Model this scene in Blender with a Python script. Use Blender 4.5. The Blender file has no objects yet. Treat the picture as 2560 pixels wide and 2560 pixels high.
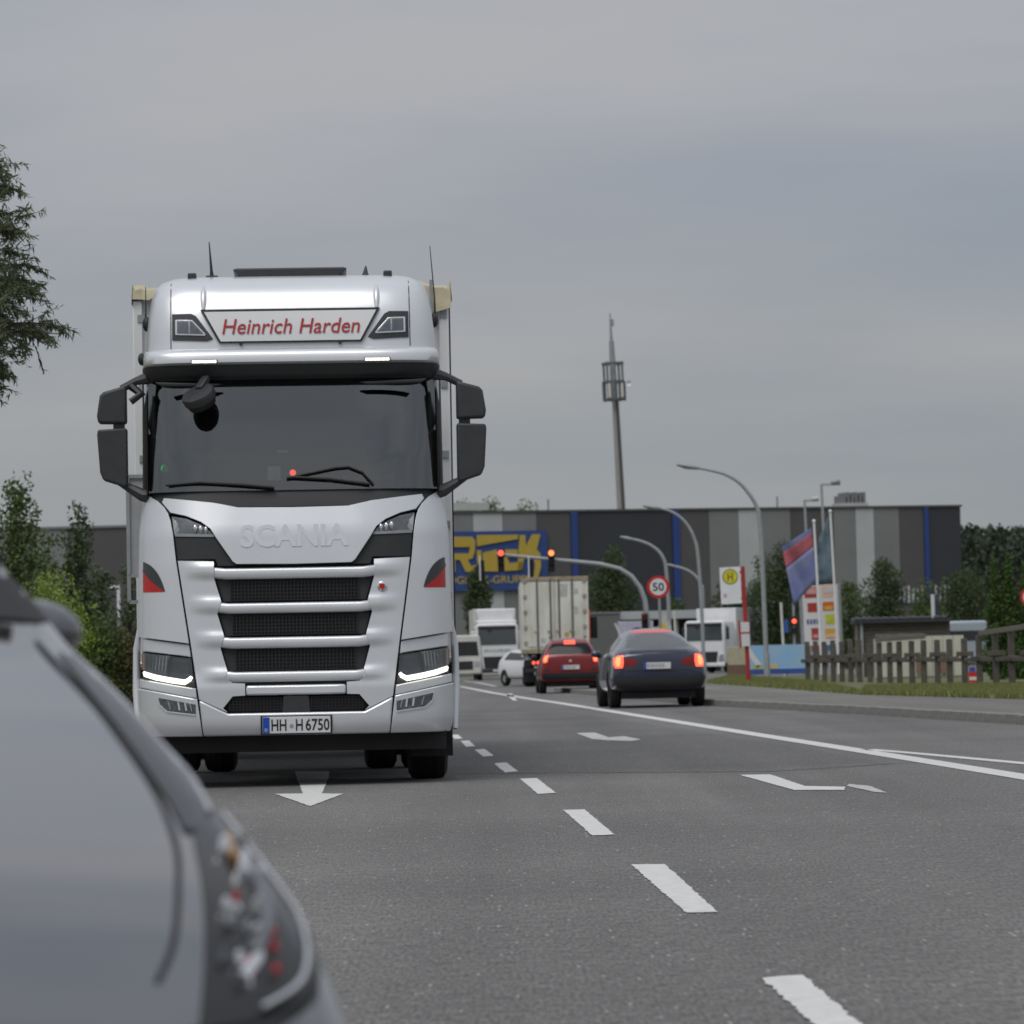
import bpy, bmesh, math, random
import numpy as np
from mathutils import Vector, Matrix
from mathutils.bvhtree import BVHTree
random.seed(7); rng = np.random.default_rng(7)
S = bpy.context.scene
COL = S.collection
R = math.radians

# ------------------------------------------------------------------ camera
F = 10000.0                     # focal length in pixels of the 2560 px frame
CH = 0.95                       # camera height
PITCH = math.atan(375.0 / F)
ROLL = R(1.4)
cam_d = bpy.data.cameras.new('camera')
cam = bpy.data.objects.new('camera', cam_d); COL.objects.link(cam); S.camera = cam
fw = Vector((0, math.cos(PITCH), math.sin(PITCH)))
up0 = Vector((0, -math.sin(PITCH), math.cos(PITCH)))
ri0 = Vector((1, 0, 0))
upv = up0 * math.cos(ROLL) + ri0 * math.sin(ROLL)
riv = ri0 * math.cos(ROLL) - up0 * math.sin(ROLL)
m = Matrix((riv, upv, -fw)).transposed().to_4x4(); m.translation = (0, 0, CH)
cam.matrix_world = m
cam_d.sensor_width = 36; cam_d.lens = 36 * F / 2560
cam_d.clip_start = 0.1; cam_d.clip_end = 6000
cam_d.dof.use_dof = True; cam_d.dof.focus_distance = 23.0; cam_d.dof.aperture_fstop = 8.2

# ------------------------------------------------------------------ sky, sun, exposure
SUN_EL, SUN_AZ = R(58), R(205)   # azimuth measured from +Y clockwise: behind the camera
W = bpy.data.worlds.new('World'); S.world = W; W.use_nodes = True
nt = W.node_tree; nt.nodes.clear()
def wn(t, **k):
    n = nt.nodes.new(t)
    for a, b in k.items(): setattr(n, a, b)
    return n
out = wn('ShaderNodeOutputWorld'); mix = wn('ShaderNodeMixShader'); mix.inputs[0].default_value = 0.9
b1 = wn('ShaderNodeBackground'); b1.inputs[1].default_value = 0.06
b2 = wn('ShaderNodeBackground'); b2.inputs[1].default_value = 1.0
sky = wn('ShaderNodeTexSky', sky_type='NISHITA'); sky.sun_disc = False
sky.sun_elevation = SUN_EL; sky.sun_rotation = SUN_AZ; sky.air_density = 1.2; sky.dust_density = 3
tc = wn('ShaderNodeTexCoord'); sep = wn('ShaderNodeSeparateXYZ')
mp = wn('ShaderNodeMapping'); mp.inputs['Scale'].default_value = (1.2, 1.2, 6.5); mp.inputs['Location'].default_value = (3.1, 0.4, 0.75)
nz = wn('ShaderNodeTexNoise'); nz.inputs['Scale'].default_value = 2.6; nz.inputs['Detail'].default_value = 4; nz.inputs['Roughness'].default_value = 0.5
nz2 = wn('ShaderNodeTexNoise'); nz2.inputs['Scale'].default_value = 5.5; nz2.inputs['Detail'].default_value = 6
ramp = wn('ShaderNodeValToRGB')
ramp.color_ramp.elements[0].position = 0.30; ramp.color_ramp.elements[0].color = (0.30, 0.332, 0.368, 1)
ramp.color_ramp.elements[1].position = 0.66; ramp.color_ramp.elements[1].color = (0.418, 0.420, 0.420, 1)
ad = wn('ShaderNodeMath', operation='MULTIPLY_ADD'); ad.inputs[1].default_value = 0.30
el = wn('ShaderNodeMapRange'); el.inputs['From Min'].default_value = 0.0; el.inputs['From Max'].default_value = 1.0
el.inputs['To Min'].default_value = 0.97; el.inputs['To Max'].default_value = 1.9
mul = wn('ShaderNodeMix', data_type='RGBA', blend_type='MULTIPLY'); mul.inputs[0].default_value = 1.0
sub = wn('ShaderNodeMath', operation='SUBTRACT'); sub.inputs[1].default_value = 0.15
L = nt.links.new
L(tc.outputs['Generated'], sep.inputs[0]); L(tc.outputs['Generated'], mp.inputs[0])
L(mp.outputs[0], nz.inputs['Vector']); L(mp.outputs[0], nz2.inputs['Vector'])
L(nz2.outputs[0], ad.inputs[0]); L(nz.outputs[0], ad.inputs[2]); L(ad.outputs[0], sub.inputs[0]); L(sub.outputs[0], ramp.inputs[0])
L(sep.outputs['Z'], el.inputs[0]); L(ramp.outputs[0], mul.inputs[6]); L(el.outputs[0], mul.inputs[7])
tint = wn('ShaderNodeMapRange', data_type='FLOAT_VECTOR'); tint.inputs[7].default_value = (0, 0, 0); tint.inputs[8].default_value = (.12, .12, .12)
tint.inputs[9].default_value = (1.03, 1.015, .965); tint.inputs[10].default_value = (.965, .967, 1.015)
mul2 = wn('ShaderNodeMix', data_type='RGBA', blend_type='MULTIPLY'); mul2.inputs[0].default_value = 1.0
L(sep.outputs['Z'], tint.inputs[6]); L(mul.outputs[2], mul2.inputs[6]); L(tint.outputs[1], mul2.inputs[7]); L(mul2.outputs[2], b2.inputs[0]); L(sky.outputs[0], b1.inputs[0])
L(b1.outputs[0], mix.inputs[1]); L(b2.outputs[0], mix.inputs[2]); L(mix.outputs[0], out.inputs[0])
sl = bpy.data.lights.new('sun', 'SUN'); sl.energy = 1.5; sl.angle = R(40); sl.color = (1, 0.97, 0.93)
so = bpy.data.objects.new('sun', sl); COL.objects.link(so)
sd = Vector((math.sin(SUN_AZ) * math.cos(SUN_EL), math.cos(SUN_AZ) * math.cos(SUN_EL), math.sin(SUN_EL)))
so.rotation_euler = sd.to_track_quat('Z', 'Y').to_euler(); so.location = (0, -20, 40)
S.view_settings.view_transform = 'Standard'; S.view_settings.look = 'None'
S.view_settings.exposure = 0.0; S.view_settings.gamma = 1.0; S.view_settings.use_curve_mapping = False
S.render.engine = 'CYCLES'

# ------------------------------------------------------------------ pixel -> world
def ray(px, py):
    return fw * F + riv * (px - 1280) - upv * (py - 1280)
def at(px, py, d):                       # point at distance d along +Y
    r = ray(px, py); return Vector((0, 0, CH)) + r * (d / r.y)
def gp(px, py, z=0.0):                   # point on level z
    r = ray(px, py); t = (z - CH) / r.z; return Vector((0, 0, CH)) + r * t
def hor(px):                             # horizon row of a column
    return 1655 - (px - 1280) * math.tan(ROLL)
def foot(px, d, z=0.0):                  # ground position seen in column px (near the horizon row) at distance d
    p = at(px, hor(px) + (CH - z) * F / d, d); return Vector((p.x, p.y, z))

# ------------------------------------------------------------------ materials
def lin(r, g, b):
    f = lambda v: (v / 255 / 12.92) if v <= 10 else ((v / 255 + 0.055) / 1.055) ** 2.4
    return (f(r), f(g), f(b))
MATS = {}
def mat(name, col, rough=0.5, metal=0.0, coat=0.0, var=0.12, scale=6.0, bump=0.0, bscale=40.0, emit=None, estr=0.0, spec=0.5, detail=4.0, stretch=None, alt=None):
    """Principled material with noise on colour, roughness and (optionally) relief."""
    if name in MATS: return MATS[name]
    M = bpy.data.materials.new(name); M.use_nodes = True; t = M.node_tree; p = t.nodes['Principled BSDF']
    tcn = t.nodes.new('ShaderNodeTexCoord'); mpn = t.nodes.new('ShaderNodeMapping')
    if stretch: mpn.inputs['Scale'].default_value = stretch
    t.links.new(tcn.outputs['Object'], mpn.inputs[0])
    n = t.nodes.new('ShaderNodeTexNoise'); n.inputs['Scale'].default_value = scale; n.inputs['Detail'].default_value = detail
    t.links.new(mpn.outputs[0], n.inputs['Vector'])
    cr = t.nodes.new('ShaderNodeValToRGB'); a = alt if alt else col
    cr.color_ramp.elements[0].position = 0.32; cr.color_ramp.elements[1].position = 0.68
    cr.color_ramp.elements[0].color = tuple(min(1, x * (1 - var)) for x in a) + (1,)
    cr.color_ramp.elements[1].color = tuple(min(1, x * (1 + var)) for x in col) + (1,)
    t.links.new(n.outputs[0], cr.inputs[0]); t.links.new(cr.outputs[0], p.inputs['Base Color'])
    rr = t.nodes.new('ShaderNodeMapRange'); rr.inputs['To Min'].default_value = max(0.02, rough * 0.85); rr.inputs['To Max'].default_value = min(1, rough * 1.15)
    t.links.new(n.outputs[0], rr.inputs[0]); t.links.new(rr.outputs[0], p.inputs['Roughness'])
    p.inputs['Metallic'].default_value = metal; p.inputs['Coat Weight'].default_value = coat; p.inputs['Coat Roughness'].default_value = 0.08
    p.inputs['Specular IOR Level'].default_value = spec
    if bump:
        n2 = t.nodes.new('ShaderNodeTexNoise'); n2.inputs['Scale'].default_value = bscale; n2.inputs['Detail'].default_value = 5
        bp = t.nodes.new('ShaderNodeBump'); bp.inputs['Strength'].default_value = bump; bp.inputs['Distance'].default_value = 0.02
        t.links.new(mpn.outputs[0], n2.inputs['Vector']); t.links.new(n2.outputs[0], bp.inputs['Height']); t.links.new(bp.outputs[0], p.inputs['Normal'])
    if emit:
        p.inputs['Emission Color'].default_value = tuple(emit) + (1,); p.inputs['Emission Strength'].default_value = estr
    MATS[name] = M; return M
def glass(name, tint, refl=0.10, rough=0.01):
    if name in MATS: return MATS[name]
    M = bpy.data.materials.new(name); M.use_nodes = True; t = M.node_tree; t.nodes.clear()
    o = t.nodes.new('ShaderNodeOutputMaterial'); mx = t.nodes.new('ShaderNodeMixShader'); tr = t.nodes.new('ShaderNodeBsdfTransparent'); gl = t.nodes.new('ShaderNodeBsdfGlossy')
    fr = t.nodes.new('ShaderNodeFresnel'); fr.inputs[0].default_value = 1.5; ma = t.nodes.new('ShaderNodeMath'); ma.operation = 'ADD'; ma.inputs[1].default_value = refl - 0.04; ma.use_clamp = True
    n = t.nodes.new('ShaderNodeTexNoise'); n.inputs['Scale'].default_value = 1.7; bp = t.nodes.new('ShaderNodeBump'); bp.inputs['Strength'].default_value = 0.05; bp.inputs['Distance'].default_value = 0.02
    t.links.new(n.outputs[0], bp.inputs['Height']); t.links.new(bp.outputs[0], gl.inputs['Normal'])
    tr.inputs[0].default_value = tuple(tint) + (1,); gl.inputs['Roughness'].default_value = rough; gl.inputs[0].default_value = (0.93, 0.97, 0.97, 1)
    t.links.new(fr.outputs[0], ma.inputs[0]); t.links.new(ma.outputs[0], mx.inputs[0]); t.links.new(tr.outputs[0], mx.inputs[1]); t.links.new(gl.outputs[0], mx.inputs[2]); t.links.new(mx.outputs[0], o.inputs[0])
    MATS[name] = M; return M
def leafmat(name, dark, light):
    M = bpy.data.materials.new(name); M.use_nodes = True; t = M.node_tree; p = t.nodes['Principled BSDF']
    g = t.nodes.new('ShaderNodeNewGeometry'); cr = t.nodes.new('ShaderNodeValToRGB')
    cr.color_ramp.elements[0].color = tuple(dark) + (1,); cr.color_ramp.elements[1].color = tuple(light) + (1,)
    n = t.nodes.new('ShaderNodeTexNoise'); n.inputs['Scale'].default_value = 1.1; tcn = t.nodes.new('ShaderNodeTexCoord'); t.links.new(tcn.outputs['Object'], n.inputs['Vector'])
    a = t.nodes.new('ShaderNodeMath'); a.operation = 'MULTIPLY_ADD'; a.inputs[1].default_value = 0.55
    s = t.nodes.new('ShaderNodeMath'); s.operation = 'MULTIPLY'; s.inputs[1].default_value = 0.75
    t.links.new(n.outputs[0], s.inputs[0]); t.links.new(g.outputs['Random Per Island'], a.inputs[0]); t.links.new(s.outputs[0], a.inputs[2])
    t.links.new(a.outputs[0], cr.inputs[0]); t.links.new(cr.outputs[0], p.inputs['Base Color'])
    p.inputs['Roughness'].default_value = 0.55; p.inputs['Transmission Weight'].default_value = 0.0
    tl = t.nodes.new('ShaderNodeBsdfTranslucent'); t.links.new(cr.outputs[0], tl.inputs[0]); mx = t.nodes.new('ShaderNodeMixShader'); mx.inputs[0].default_value = 0.25
    o = t.nodes['Material Output']; t.links.new(p.outputs[0], mx.inputs[1]); t.links.new(tl.outputs[0], mx.inputs[2]); t.links.new(mx.outputs[0], o.inputs[0])
    MATS[name] = M; return M

# ------------------------------------------------------------------ objects
def props(o, label=None, cat=None, group=None, kind=None):
    if label: o['label'] = label
    if cat: o['category'] = cat
    if group: o['group'] = group
    if kind: o['kind'] = kind
    return o
def thing(name, loc, label, cat, group=None, rz=0.0):
    o = bpy.data.objects.new(name, None); o.empty_display_size = 0.2; COL.objects.link(o)
    o.location = loc; o.rotation_euler = (0, 0, rz)
    return props(o, label, cat, group)
def link(name, me, material, parent=None, smooth=35, bevel=0.0, bseg=2):
    o = bpy.data.objects.new(name, me); COL.objects.link(o)
    if material is not None and not me.materials: me.materials.append(material)
    if parent is not None: o.parent = parent
    if smooth:
        me.polygons.foreach_set('use_smooth', [True] * len(me.polygons))
        if smooth < 180: me.set_sharp_from_angle(angle=R(smooth))
    if bevel:
        b = o.modifiers.new('bevel', 'BEVEL'); b.width = bevel; b.segments = bseg; b.limit_method = 'ANGLE'; b.angle_limit = R(40)
    return o
class MB:
    def __init__(s): s.v = []; s.f = []
    def add(s, vs, fs):
        k = len(s.v); s.v += [tuple(p) for p in vs]; s.f += [tuple(i + k for i in f) for f in fs]; return s
    def box(s, x0, x1, y0, y1, z0, z1):
        return s.add([(x0, y0, z0), (x1, y0, z0), (x1, y1, z0), (x0, y1, z0), (x0, y0, z1), (x1, y0, z1), (x1, y1, z1), (x0, y1, z1)],
                     [(0, 3, 2, 1), (4, 5, 6, 7), (0, 1, 5, 4), (1, 2, 6, 5), (2, 3, 7, 6), (3, 0, 4, 7)])
    def bar(s, a, b, w, h, upd=(0, 0, 1)):          # box beam from a to b
        a = Vector(a); b = Vector(b); d = (b - a).normalized(); u = Vector(upd)
        if abs(d.dot(u)) > 0.98: u = Vector((0, 1, 0))
        sx = d.cross(u).normalized() * w / 2; sz = sx.cross(d).normalized() * h / 2
        vs = [a - sx - sz, a + sx - sz, a + sx + sz, a - sx + sz, b - sx - sz, b + sx - sz, b + sx + sz, b - sx + sz]
        return s.add(vs, [(0, 1, 2, 3), (7, 6, 5, 4), (0, 4, 5, 1), (1, 5, 6, 2), (2, 6, 7, 3), (3, 7, 4, 0)])
    def tube(s, path, r, n=10, cap=True, sq=1.0):
        P = [Vector(p) for p in path]; rs = r if isinstance(r, (list, tuple)) else [r] * len(P)
        rings = []; ref = None
        for i, p in enumerate(P):
            d = (P[min(i + 1, len(P) - 1)] - P[max(i - 1, 0)]).normalized()
            if ref is None: ref = Vector((0, 0, 1)) if abs(d.z) < 0.9 else Vector((0, 1, 0))
            a = d.cross(ref).normalized(); b = a.cross(d).normalized(); ref = b
            rings.append([p + a * math.cos(2 * math.pi * k / n) * rs[i] * sq + b * math.sin(2 * math.pi * k / n) * rs[i] for k in range(n)])
        return s.loft(rings, cap)
    def cyl(s, a, b, r0, r1=None, n=14): return s.tube([a, b], [r0, r0 if r1 is None else r1], n)
    def loft(s, rings, cap=True, closed=True):
        n = len(rings[0]); vs = [p for r in rings for p in r]; fs = []
        for i in range(len(rings) - 1):
            for k in range(n if closed else n - 1):
                j = (k + 1) % n; fs.append((i * n + k, i * n + j, (i + 1) * n + j, (i + 1) * n + k))
        if cap: fs.append(tuple(range(n - 1, -1, -1))); fs.append(tuple((len(rings) - 1) * n + k for k in range(n)))
        return s.add(vs, fs)
    def lathe(s, prof, c, axis='x', n=28, cap=False):   # prof: (along, radius)
        c = Vector(c); rings = []
        for (t, r) in prof:
            ring = []
            for k in range(n):
                a = 2 * math.pi * k / n; u, w = r * math.cos(a), r * math.sin(a)
                ring.append(c + (Vector((t, u, w)) if axis == 'x' else Vector((u, t, w)) if axis == 'y' else Vector((u, w, t))))
            rings.append(ring)
        return s.loft(rings, cap)
    def ell(s, c, r, nu=14, nv=9):
        c = Vector(c); rings = []
        for i in range(nv + 1):
            th = math.pi * i / nv; rr = max(math.sin(th), 0.02)
            rings.append([c + Vector((r[0] * rr * math.cos(2 * math.pi * k / nu), r[1] * rr * math.sin(2 * math.pi * k / nu), -r[2] * math.cos(th))) for k in range(nu)])
        return s.loft(rings, True)
    def prism(s, poly, d0, d1, axis='y'):              # poly in the other two axes
        mk = (lambda a, b, d: (a, d, b)) if axis == 'y' else (lambda a, b, d: (a, b, d)) if axis == 'z' else (lambda a, b, d: (d, a, b))
        n = len(poly); vs = [mk(a, b, d0) for a, b in poly] + [mk(a, b, d1) for a, b in poly]
        fs = [tuple(range(n)), tuple(range(2 * n - 1, n - 1, -1))] + [(i, i + n, (i + 1) % n + n, (i + 1) % n) for i in range(n)]
        return s.add(vs, fs)
    def mesh(s, name='m', fix=True):
        me = bpy.data.meshes.new(name); me.from_pydata([tuple(p) for p in s.v], [], s.f)
        if fix:
            bm = bmesh.new(); bm.from_mesh(me); bmesh.ops.recalc_face_normals(bm, faces=bm.faces); bm.to_mesh(me); bm.free()
        return me
    def build(s, name, material, parent=None, smooth=35, bevel=0.0, bseg=2): return link(name, s.mesh(name), material, parent, smooth, bevel, bseg)
def interp(T, x):
    if x <= T[0][0]: return T[0][1]
    for (a, b), (c, d) in zip(T, T[1:]):
        if x <= c: return b + (d - b) * (x - a) / (c - a)
    return T[-1][1]
def panel(poly, yf, off=0.0, thick=0.03, step=0.08, mx=False, axis='y'):
    """Flat outline (x,z) cut into a grid, laid on the surface y=yf(x,z) and given a rim."""
    if mx: poly = [(-a, b) for a, b in poly]
    bm = bmesh.new(); bm.faces.new([bm.verts.new((a, 0, b)) for a, b in poly])
    for ax in (0, 2):
        vals = [p[0 if ax == 0 else 1] for p in poly]; lo, hi = min(vals), max(vals); k = int((hi - lo) / step)
        for i in range(1, k + 1):
            c = lo + (hi - lo) * i / (k + 1); co = (c, 0, 0) if ax == 0 else (0, 0, c); no = (1, 0, 0) if ax == 0 else (0, 0, 1)
            bmesh.ops.bisect_plane(bm, geom=bm.verts[:] + bm.edges[:] + bm.faces[:], plane_co=co, plane_no=no, dist=1e-5)
    bmesh.ops.remove_doubles(bm, verts=bm.verts, dist=1e-5)
    be = [e for e in bm.edges if len(e.link_faces) == 1]
    ys = {}
    if thick:
        r = bmesh.ops.extrude_edge_only(bm, edges=be)
        new = [g for g in r['geom'] if isinstance(g, bmesh.types.BMVert)]
        for v in new: ys[v] = yf(v.co.x, v.co.z) + thick
    for v in bm.verts:
        v.co.y = ys[v] if v in ys else yf(v.co.x, v.co.z) - off
    bmesh.ops.recalc_face_normals(bm, faces=bm.faces)
    # make the front look towards -y
    c = [f for f in bm.faces if abs(f.normal.y) > 0.5]
    if c and sum(f.normal.y for f in c) > 0: bmesh.ops.reverse_faces(bm, faces=bm.faces)
    me = bpy.data.meshes.new('panel'); bm.to_mesh(me); bm.free(); return me
def pan(name, poly, yf, material, parent, off=0.0, thick=0.03, step=0.08, both=False, bevel=0.006, smooth=30):
    o = link(name, panel(poly, yf, off, thick, step), material, parent, smooth, bevel)
    if both:
        o2 = link(name, panel(poly, yf, off, thick, step, True), material, parent, smooth, bevel); return o, o2
    return o
def text(name, s, size, loc, material, parent, shear=0.0, ext=0.002, bold=0.0, width=None, rot=(R(90), 0, 0), align='CENTER', spacing=1.0):
    cu = bpy.data.curves.new(name, 'FONT'); cu.body = s; cu.size = size; cu.shear = shear; cu.extrude = ext; cu.offset = bold; cu.align_x = align; cu.space_character = spacing; cu.resolution_u = 3
    to = bpy.data.objects.new('tmp', cu); COL.objects.link(to); bpy.context.view_layer.update()
    me = bpy.data.meshes.new_from_object(to.evaluated_get(bpy.context.evaluated_depsgraph_get())); bpy.data.objects.remove(to)
    if width:
        xs = [v.co.x for v in me.vertices]; k = width / (max(xs) - min(xs))
        for v in me.vertices: v.co.x *= k
    o = link(name, me, material, parent, 0); o.location = loc; o.rotation_euler = rot; return o
def smooth(pts, k=5):
    P = [Vector(p) for p in pts]; n = len(P); o = []
    for i in range(n - 1):
        a, b, c, d = P[max(i - 1, 0)], P[i], P[i + 1], P[min(i + 2, n - 1)]
        for j in range(k):
            u = j / k; o.append(.5 * ((2 * b) + (c - a) * u + (2 * a - 5 * b + 4 * c - d) * u * u + (3 * b - a - 3 * c + d) * u ** 3))
    return o + [P[-1]]
def copy_tree(o, parent=None):
    c = o.copy(); COL.objects.link(c); c.parent = parent
    for ch in o.children: copy_tree(ch, c)
    return c
# ------------------------------------------------------------------ shared materials
SILVER = mat('silver_paint', (0.68, 0.697, 0.722), 0.34, 0.42, 0.4, var=0.02, scale=3, bump=0.008, bscale=900)
DARKP = mat('dark_plastic', (0.022, 0.023, 0.026), 0.55, var=0.15, scale=12, bump=0.05, bscale=300)
GREYP = mat('grey_plastic', (0.035, 0.036, 0.040), 0.5, var=0.1, scale=10, bump=0.05, bscale=300)
BLACK = mat('black_gap', (0.006, 0.006, 0.007), 0.6, var=0.1)
RUBBER = mat('tyre_rubber', (0.012, 0.012, 0.012), 0.8, var=0.25, scale=20, bump=0.2, bscale=60)
STEEL = mat('galvanised_steel', (0.30, 0.32, 0.33), 0.5, 0.35, var=0.12, scale=4)
CHROME = mat('bright_reflector', (0.75, 0.76, 0.78), 0.15, 0.9, var=0.05)
LAMPG = mat('lamp_inside', (0.14, 0.15, 0.16), 0.25, 0.5, var=0.3, scale=25)
CLEAR = glass('lamp_cover', (0.85, 0.86, 0.88), 0.12)
WSCREEN = glass('windscreen_glass', (0.42, 0.46, 0.45), 0.165)
DARKGL = mat('dark_window', (0.012, 0.014, 0.016), 0.05, var=0.1, spec=0.8)
DARKGL2 = mat('tinted_window', (.012, .013, .015), .12, var=.1, spec=.22)
DRL = mat('lit_running_light', (0.9, 0.9, 0.85), 0.3, emit=(1, 0.97, 0.84), estr=2.2)
AMBW = mat('lit_marker', (0.9, 0.9, 0.8), 0.3, emit=(1, 0.98, 0.82), estr=1.5)
REDL = mat('lit_red', (0.6, 0.03, 0.02), 0.3, emit=(1.0, 0.09, 0.045), estr=2.4)
REDH = mat('lit_red_hot', (0.9, 0.15, 0.05), 0.3, emit=(1.0, 0.22, 0.07), estr=2.4)
REDDIM = mat('red_lens', (0.22, 0.015, 0.015), 0.2, var=0.1)
WHITE = mat('white_paint', (0.72, 0.73, 0.74), 0.4, var=0.05, scale=3)
OFFWHITE = mat('weathered_white', (0.60, 0.60, 0.55), 0.5, var=0.09, scale=2.2, bump=0.05)
DECR = mat('red_decal', lin(178, 30, 24), 0.4, var=0.04)
DECD = mat('charcoal_decal', (0.04, 0.042, 0.046), 0.45, var=0.05)
TXTR = mat('red_lettering', lin(165, 40, 46), 0.5, var=0.05)
PLATEW = mat('plate_white', (0.62, 0.63, 0.64), 0.4, var=0.03)
PLATEB = mat('plate_blue', lin(20, 70, 170), 0.4, var=0.05)
INK = mat('black_ink', (0.012, 0.012, 0.014), 0.5, var=0.05)
CREAM = mat('cream_tarpaulin', (0.50, 0.45, 0.31), 0.75, var=0.14, scale=5, bump=0.5, bscale=9)
SIGNW = mat('backlit_sign_face', (0.70, 0.71, 0.72), 0.35, var=0.02)
SEATM = mat('seat_cloth', (0.10, 0.105, 0.11), 0.9, var=0.15)

def wheel(parent, x, y, r, w, rimmat, n=30, tread=True):
    b = MB(); h = w / 2
    b.lathe([(-h * .8, r * .60), (-h, r * .70), (-h * .98, r * .88), (-h * .82, r * .97), (-h * .5, r), (h * .5, r), (h * .82, r * .97), (h * .98, r * .88), (h, r * .70), (h * .8, r * .60)], (0, 0, 0), 'x', n)
    if tread:
        for t in (-.38, 0, .38):
            b.lathe([(h * t - .006, r * 1.0), (h * t - .004, r * 1.012), (h * t + .05 * h, r * 1.012), (h * t + .06 * h, r * 1.0)], (0, 0, 0), 'x', n)
    o = b.build('wheel', RUBBER, parent, 40); o.location = (x, y, r)
    sgn = 1 if x > 0 else -1
    q = MB(); q.lathe([(-h * .7, r * .6), (h * .3 * sgn, r * .60), (h * .55 * sgn, r * .52), (h * .2 * sgn, r * .3), (h * .5 * sgn, r * .18), (h * .5 * sgn, .002)], (0, 0, 0), 'x', n)
    for k in range(10):
        a = k * math.pi / 5; q.cyl((h * .2 * sgn, r * .4 * math.cos(a), r * .4 * math.sin(a)), (h * .42 * sgn, r * .4 * math.cos(a), r * .4 * math.sin(a)), r * .05, n=6)
    q.build('rim', rimmat, o, 40)
    return o

# ------------------------------------------------------------------ the big silver truck
TD = 31.7
TR_YAW = 0.048                     # the truck follows the road: its tail lies to the left of its nose
tp = gp(744, 1655 + 12 + CH * F / TD)
truck = thing('semi_truck', (tp.x, tp.y, 0), 'large silver tractor unit with red lettering on its roof sign, driving towards us', 'truck', rz=TR_YAW)
truck.rotation_euler[1] = R(0.35); truck.scale = (1, 1, 1.02)
NEXP = 2.6
RAKE = [(.36, .10), (.42, .02), (.5, 0), (.78, 0), (.9, .02), (1.75, .07), (2.0, .10), (2.30, .19), (2.40, .235)]
XO = [(.36, 1.22), (.5, 1.255), (.8, 1.262), (1.4, 1.25), (2.0, 1.235), (2.35, 1.20)]
def sup(x, xo, x0=.5, D=.5, e=NEXP):
    c = min(max(0, (abs(x) - x0) / (xo - x0)), 1.0); return D * (1 - max(0, 1 - c ** e) ** (1 / e))
def fy(x, z): return interp(RAKE, z) + sup(x, interp(XO, z))
SHUT = [(.40, .742), (.685, .78), (1.11, .838), (1.78, .937), (2.0, .96), (2.13, .985), (2.20, 1.02), (2.26, 1.08), (2.31, 1.17)]
def sx(z): return interp(SHUT, z)
G = .006
# black structure behind the panels
pan('front_carrier', [(-1.0, .43), (1.0, .43), (1.08, 1.8), (1.1, 2.2), (-1.1, 2.2), (-1.08, 1.8)], fy, BLACK, truck, off=-.07, thick=.02, bevel=0)
# name panel
half = [(0, 2.19), (.44, 2.195), (.63, 2.235), (1.04, 2.285), (1.055, 2.25), (.985, 2.165), (.86, 2.135), (.74, 2.085), (.665, 2.03), (.615, 1.95), (.49, 1.77), (.46, 1.748), (0, 1.742)]
npoly = half + [(-a, b) for a, b in half[::-1][1:-1]]
def fyn(x, z):
    y = fy(x, z)
    return y + (.03 * max(0, (abs(x) - .52) / .5) if abs(x) > .52 else 0)
name_panel = pan('name_panel', npoly, fyn, SILVER, truck, off=.03, thick=.04, step=.06, bevel=.012)
nm = text('lettering', 'SCANIA', .24, (0, fyn(0, 1.95) - .036, 1.885), SILVER, name_panel, ext=.008, bold=.006, width=.86)
nm.rotation_euler = (R(90 - 9.5), 0, 0)
# upper lamps and the dark recess under them
rec = [(.955, 1.985), (.625, 1.965), (.49, 1.765), (.46, 1.735), (.61, 1.735), (.63, 1.79), (.935, 1.79)]
pan('lamp_recess', rec, fy, DARKP, truck, off=-.012, thick=.05, both=True)
lens = [(.975, 2.135), (.86, 2.115), (.74, 2.065), (.665, 2.01), (.64, 1.972), (.955, 1.99)]
for mx in (False, True):
    s = -1 if mx else 1
    l = link('upper_lamp', panel(lens, fy, -.02, .04, .06, mx), LAMPG, truck, 30)
    for k in range(3):
        link('lamp_element', MB().ell((s * (.70 + k * .043), fy(.72, 2.02) + .005, 2.018 + k * .008), (.018, .02, .034)).mesh(), CHROME, l, 60)
    link('lamp_reflector', MB().prism([(s * .955, 1.995), (s * .90, 1.995), (s * .94, 2.09), (s * .968, 2.12)], fy(.95, 2.05) + .0, fy(.95, 2.05) + .03).mesh(), CHROME, l, 0)
    link('lamp_sill', panel([(.95, 2.0), (.64, 1.985), (.635, 1.965), (.95, 1.975)], fy, -.002, .02, .1, mx), STEEL, l, 30)
    link('lamp_cover', panel(lens, fy, -.004, 0, .06, mx), CLEAR, l, 40)
# cheeks between grille and shut line
ck = [(.64, 1.772), (.64, 1.64), (.585, 1.455), (.618, 1.36), (.566, 1.185), (.596, 1.09), (.545, .915), (.558, .87), (.505, .818), (.405, .812), (.405, .718), (.505, .714), (.582, .622), (.545, .588), (.772, .695), (.83, 1.11), (.929, 1.783)]
RIBS = [(1.672, .085), (1.40, .08), (1.128, .085), (.862, .08)]
def fck(x, z):
    y = fy(x, z)
    for zc, h in ((1.70, .06), (1.43, .062), (1.16, .06), (.885, .05)):
        d = (z - zc - .02 * (abs(x) - .6)) / h
        if abs(d) < 1.6:
            lim = max(0, min(1, (sx(z) - .03 - abs(x)) / .17))
            y -= .018 * math.exp(-(d * 1.15) ** 4) * lim
    return y
pan('grille_surround', ck, fck, SILVER, truck, off=.0, thick=.07, step=.022, both=True, bevel=.006, smooth=45)
pan('centre_trim', [(-.397, .718), (.397, .718), (.397, .795), (-.397, .795)], fy, SILVER, truck, off=.012, thick=.04, bevel=.015)
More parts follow.
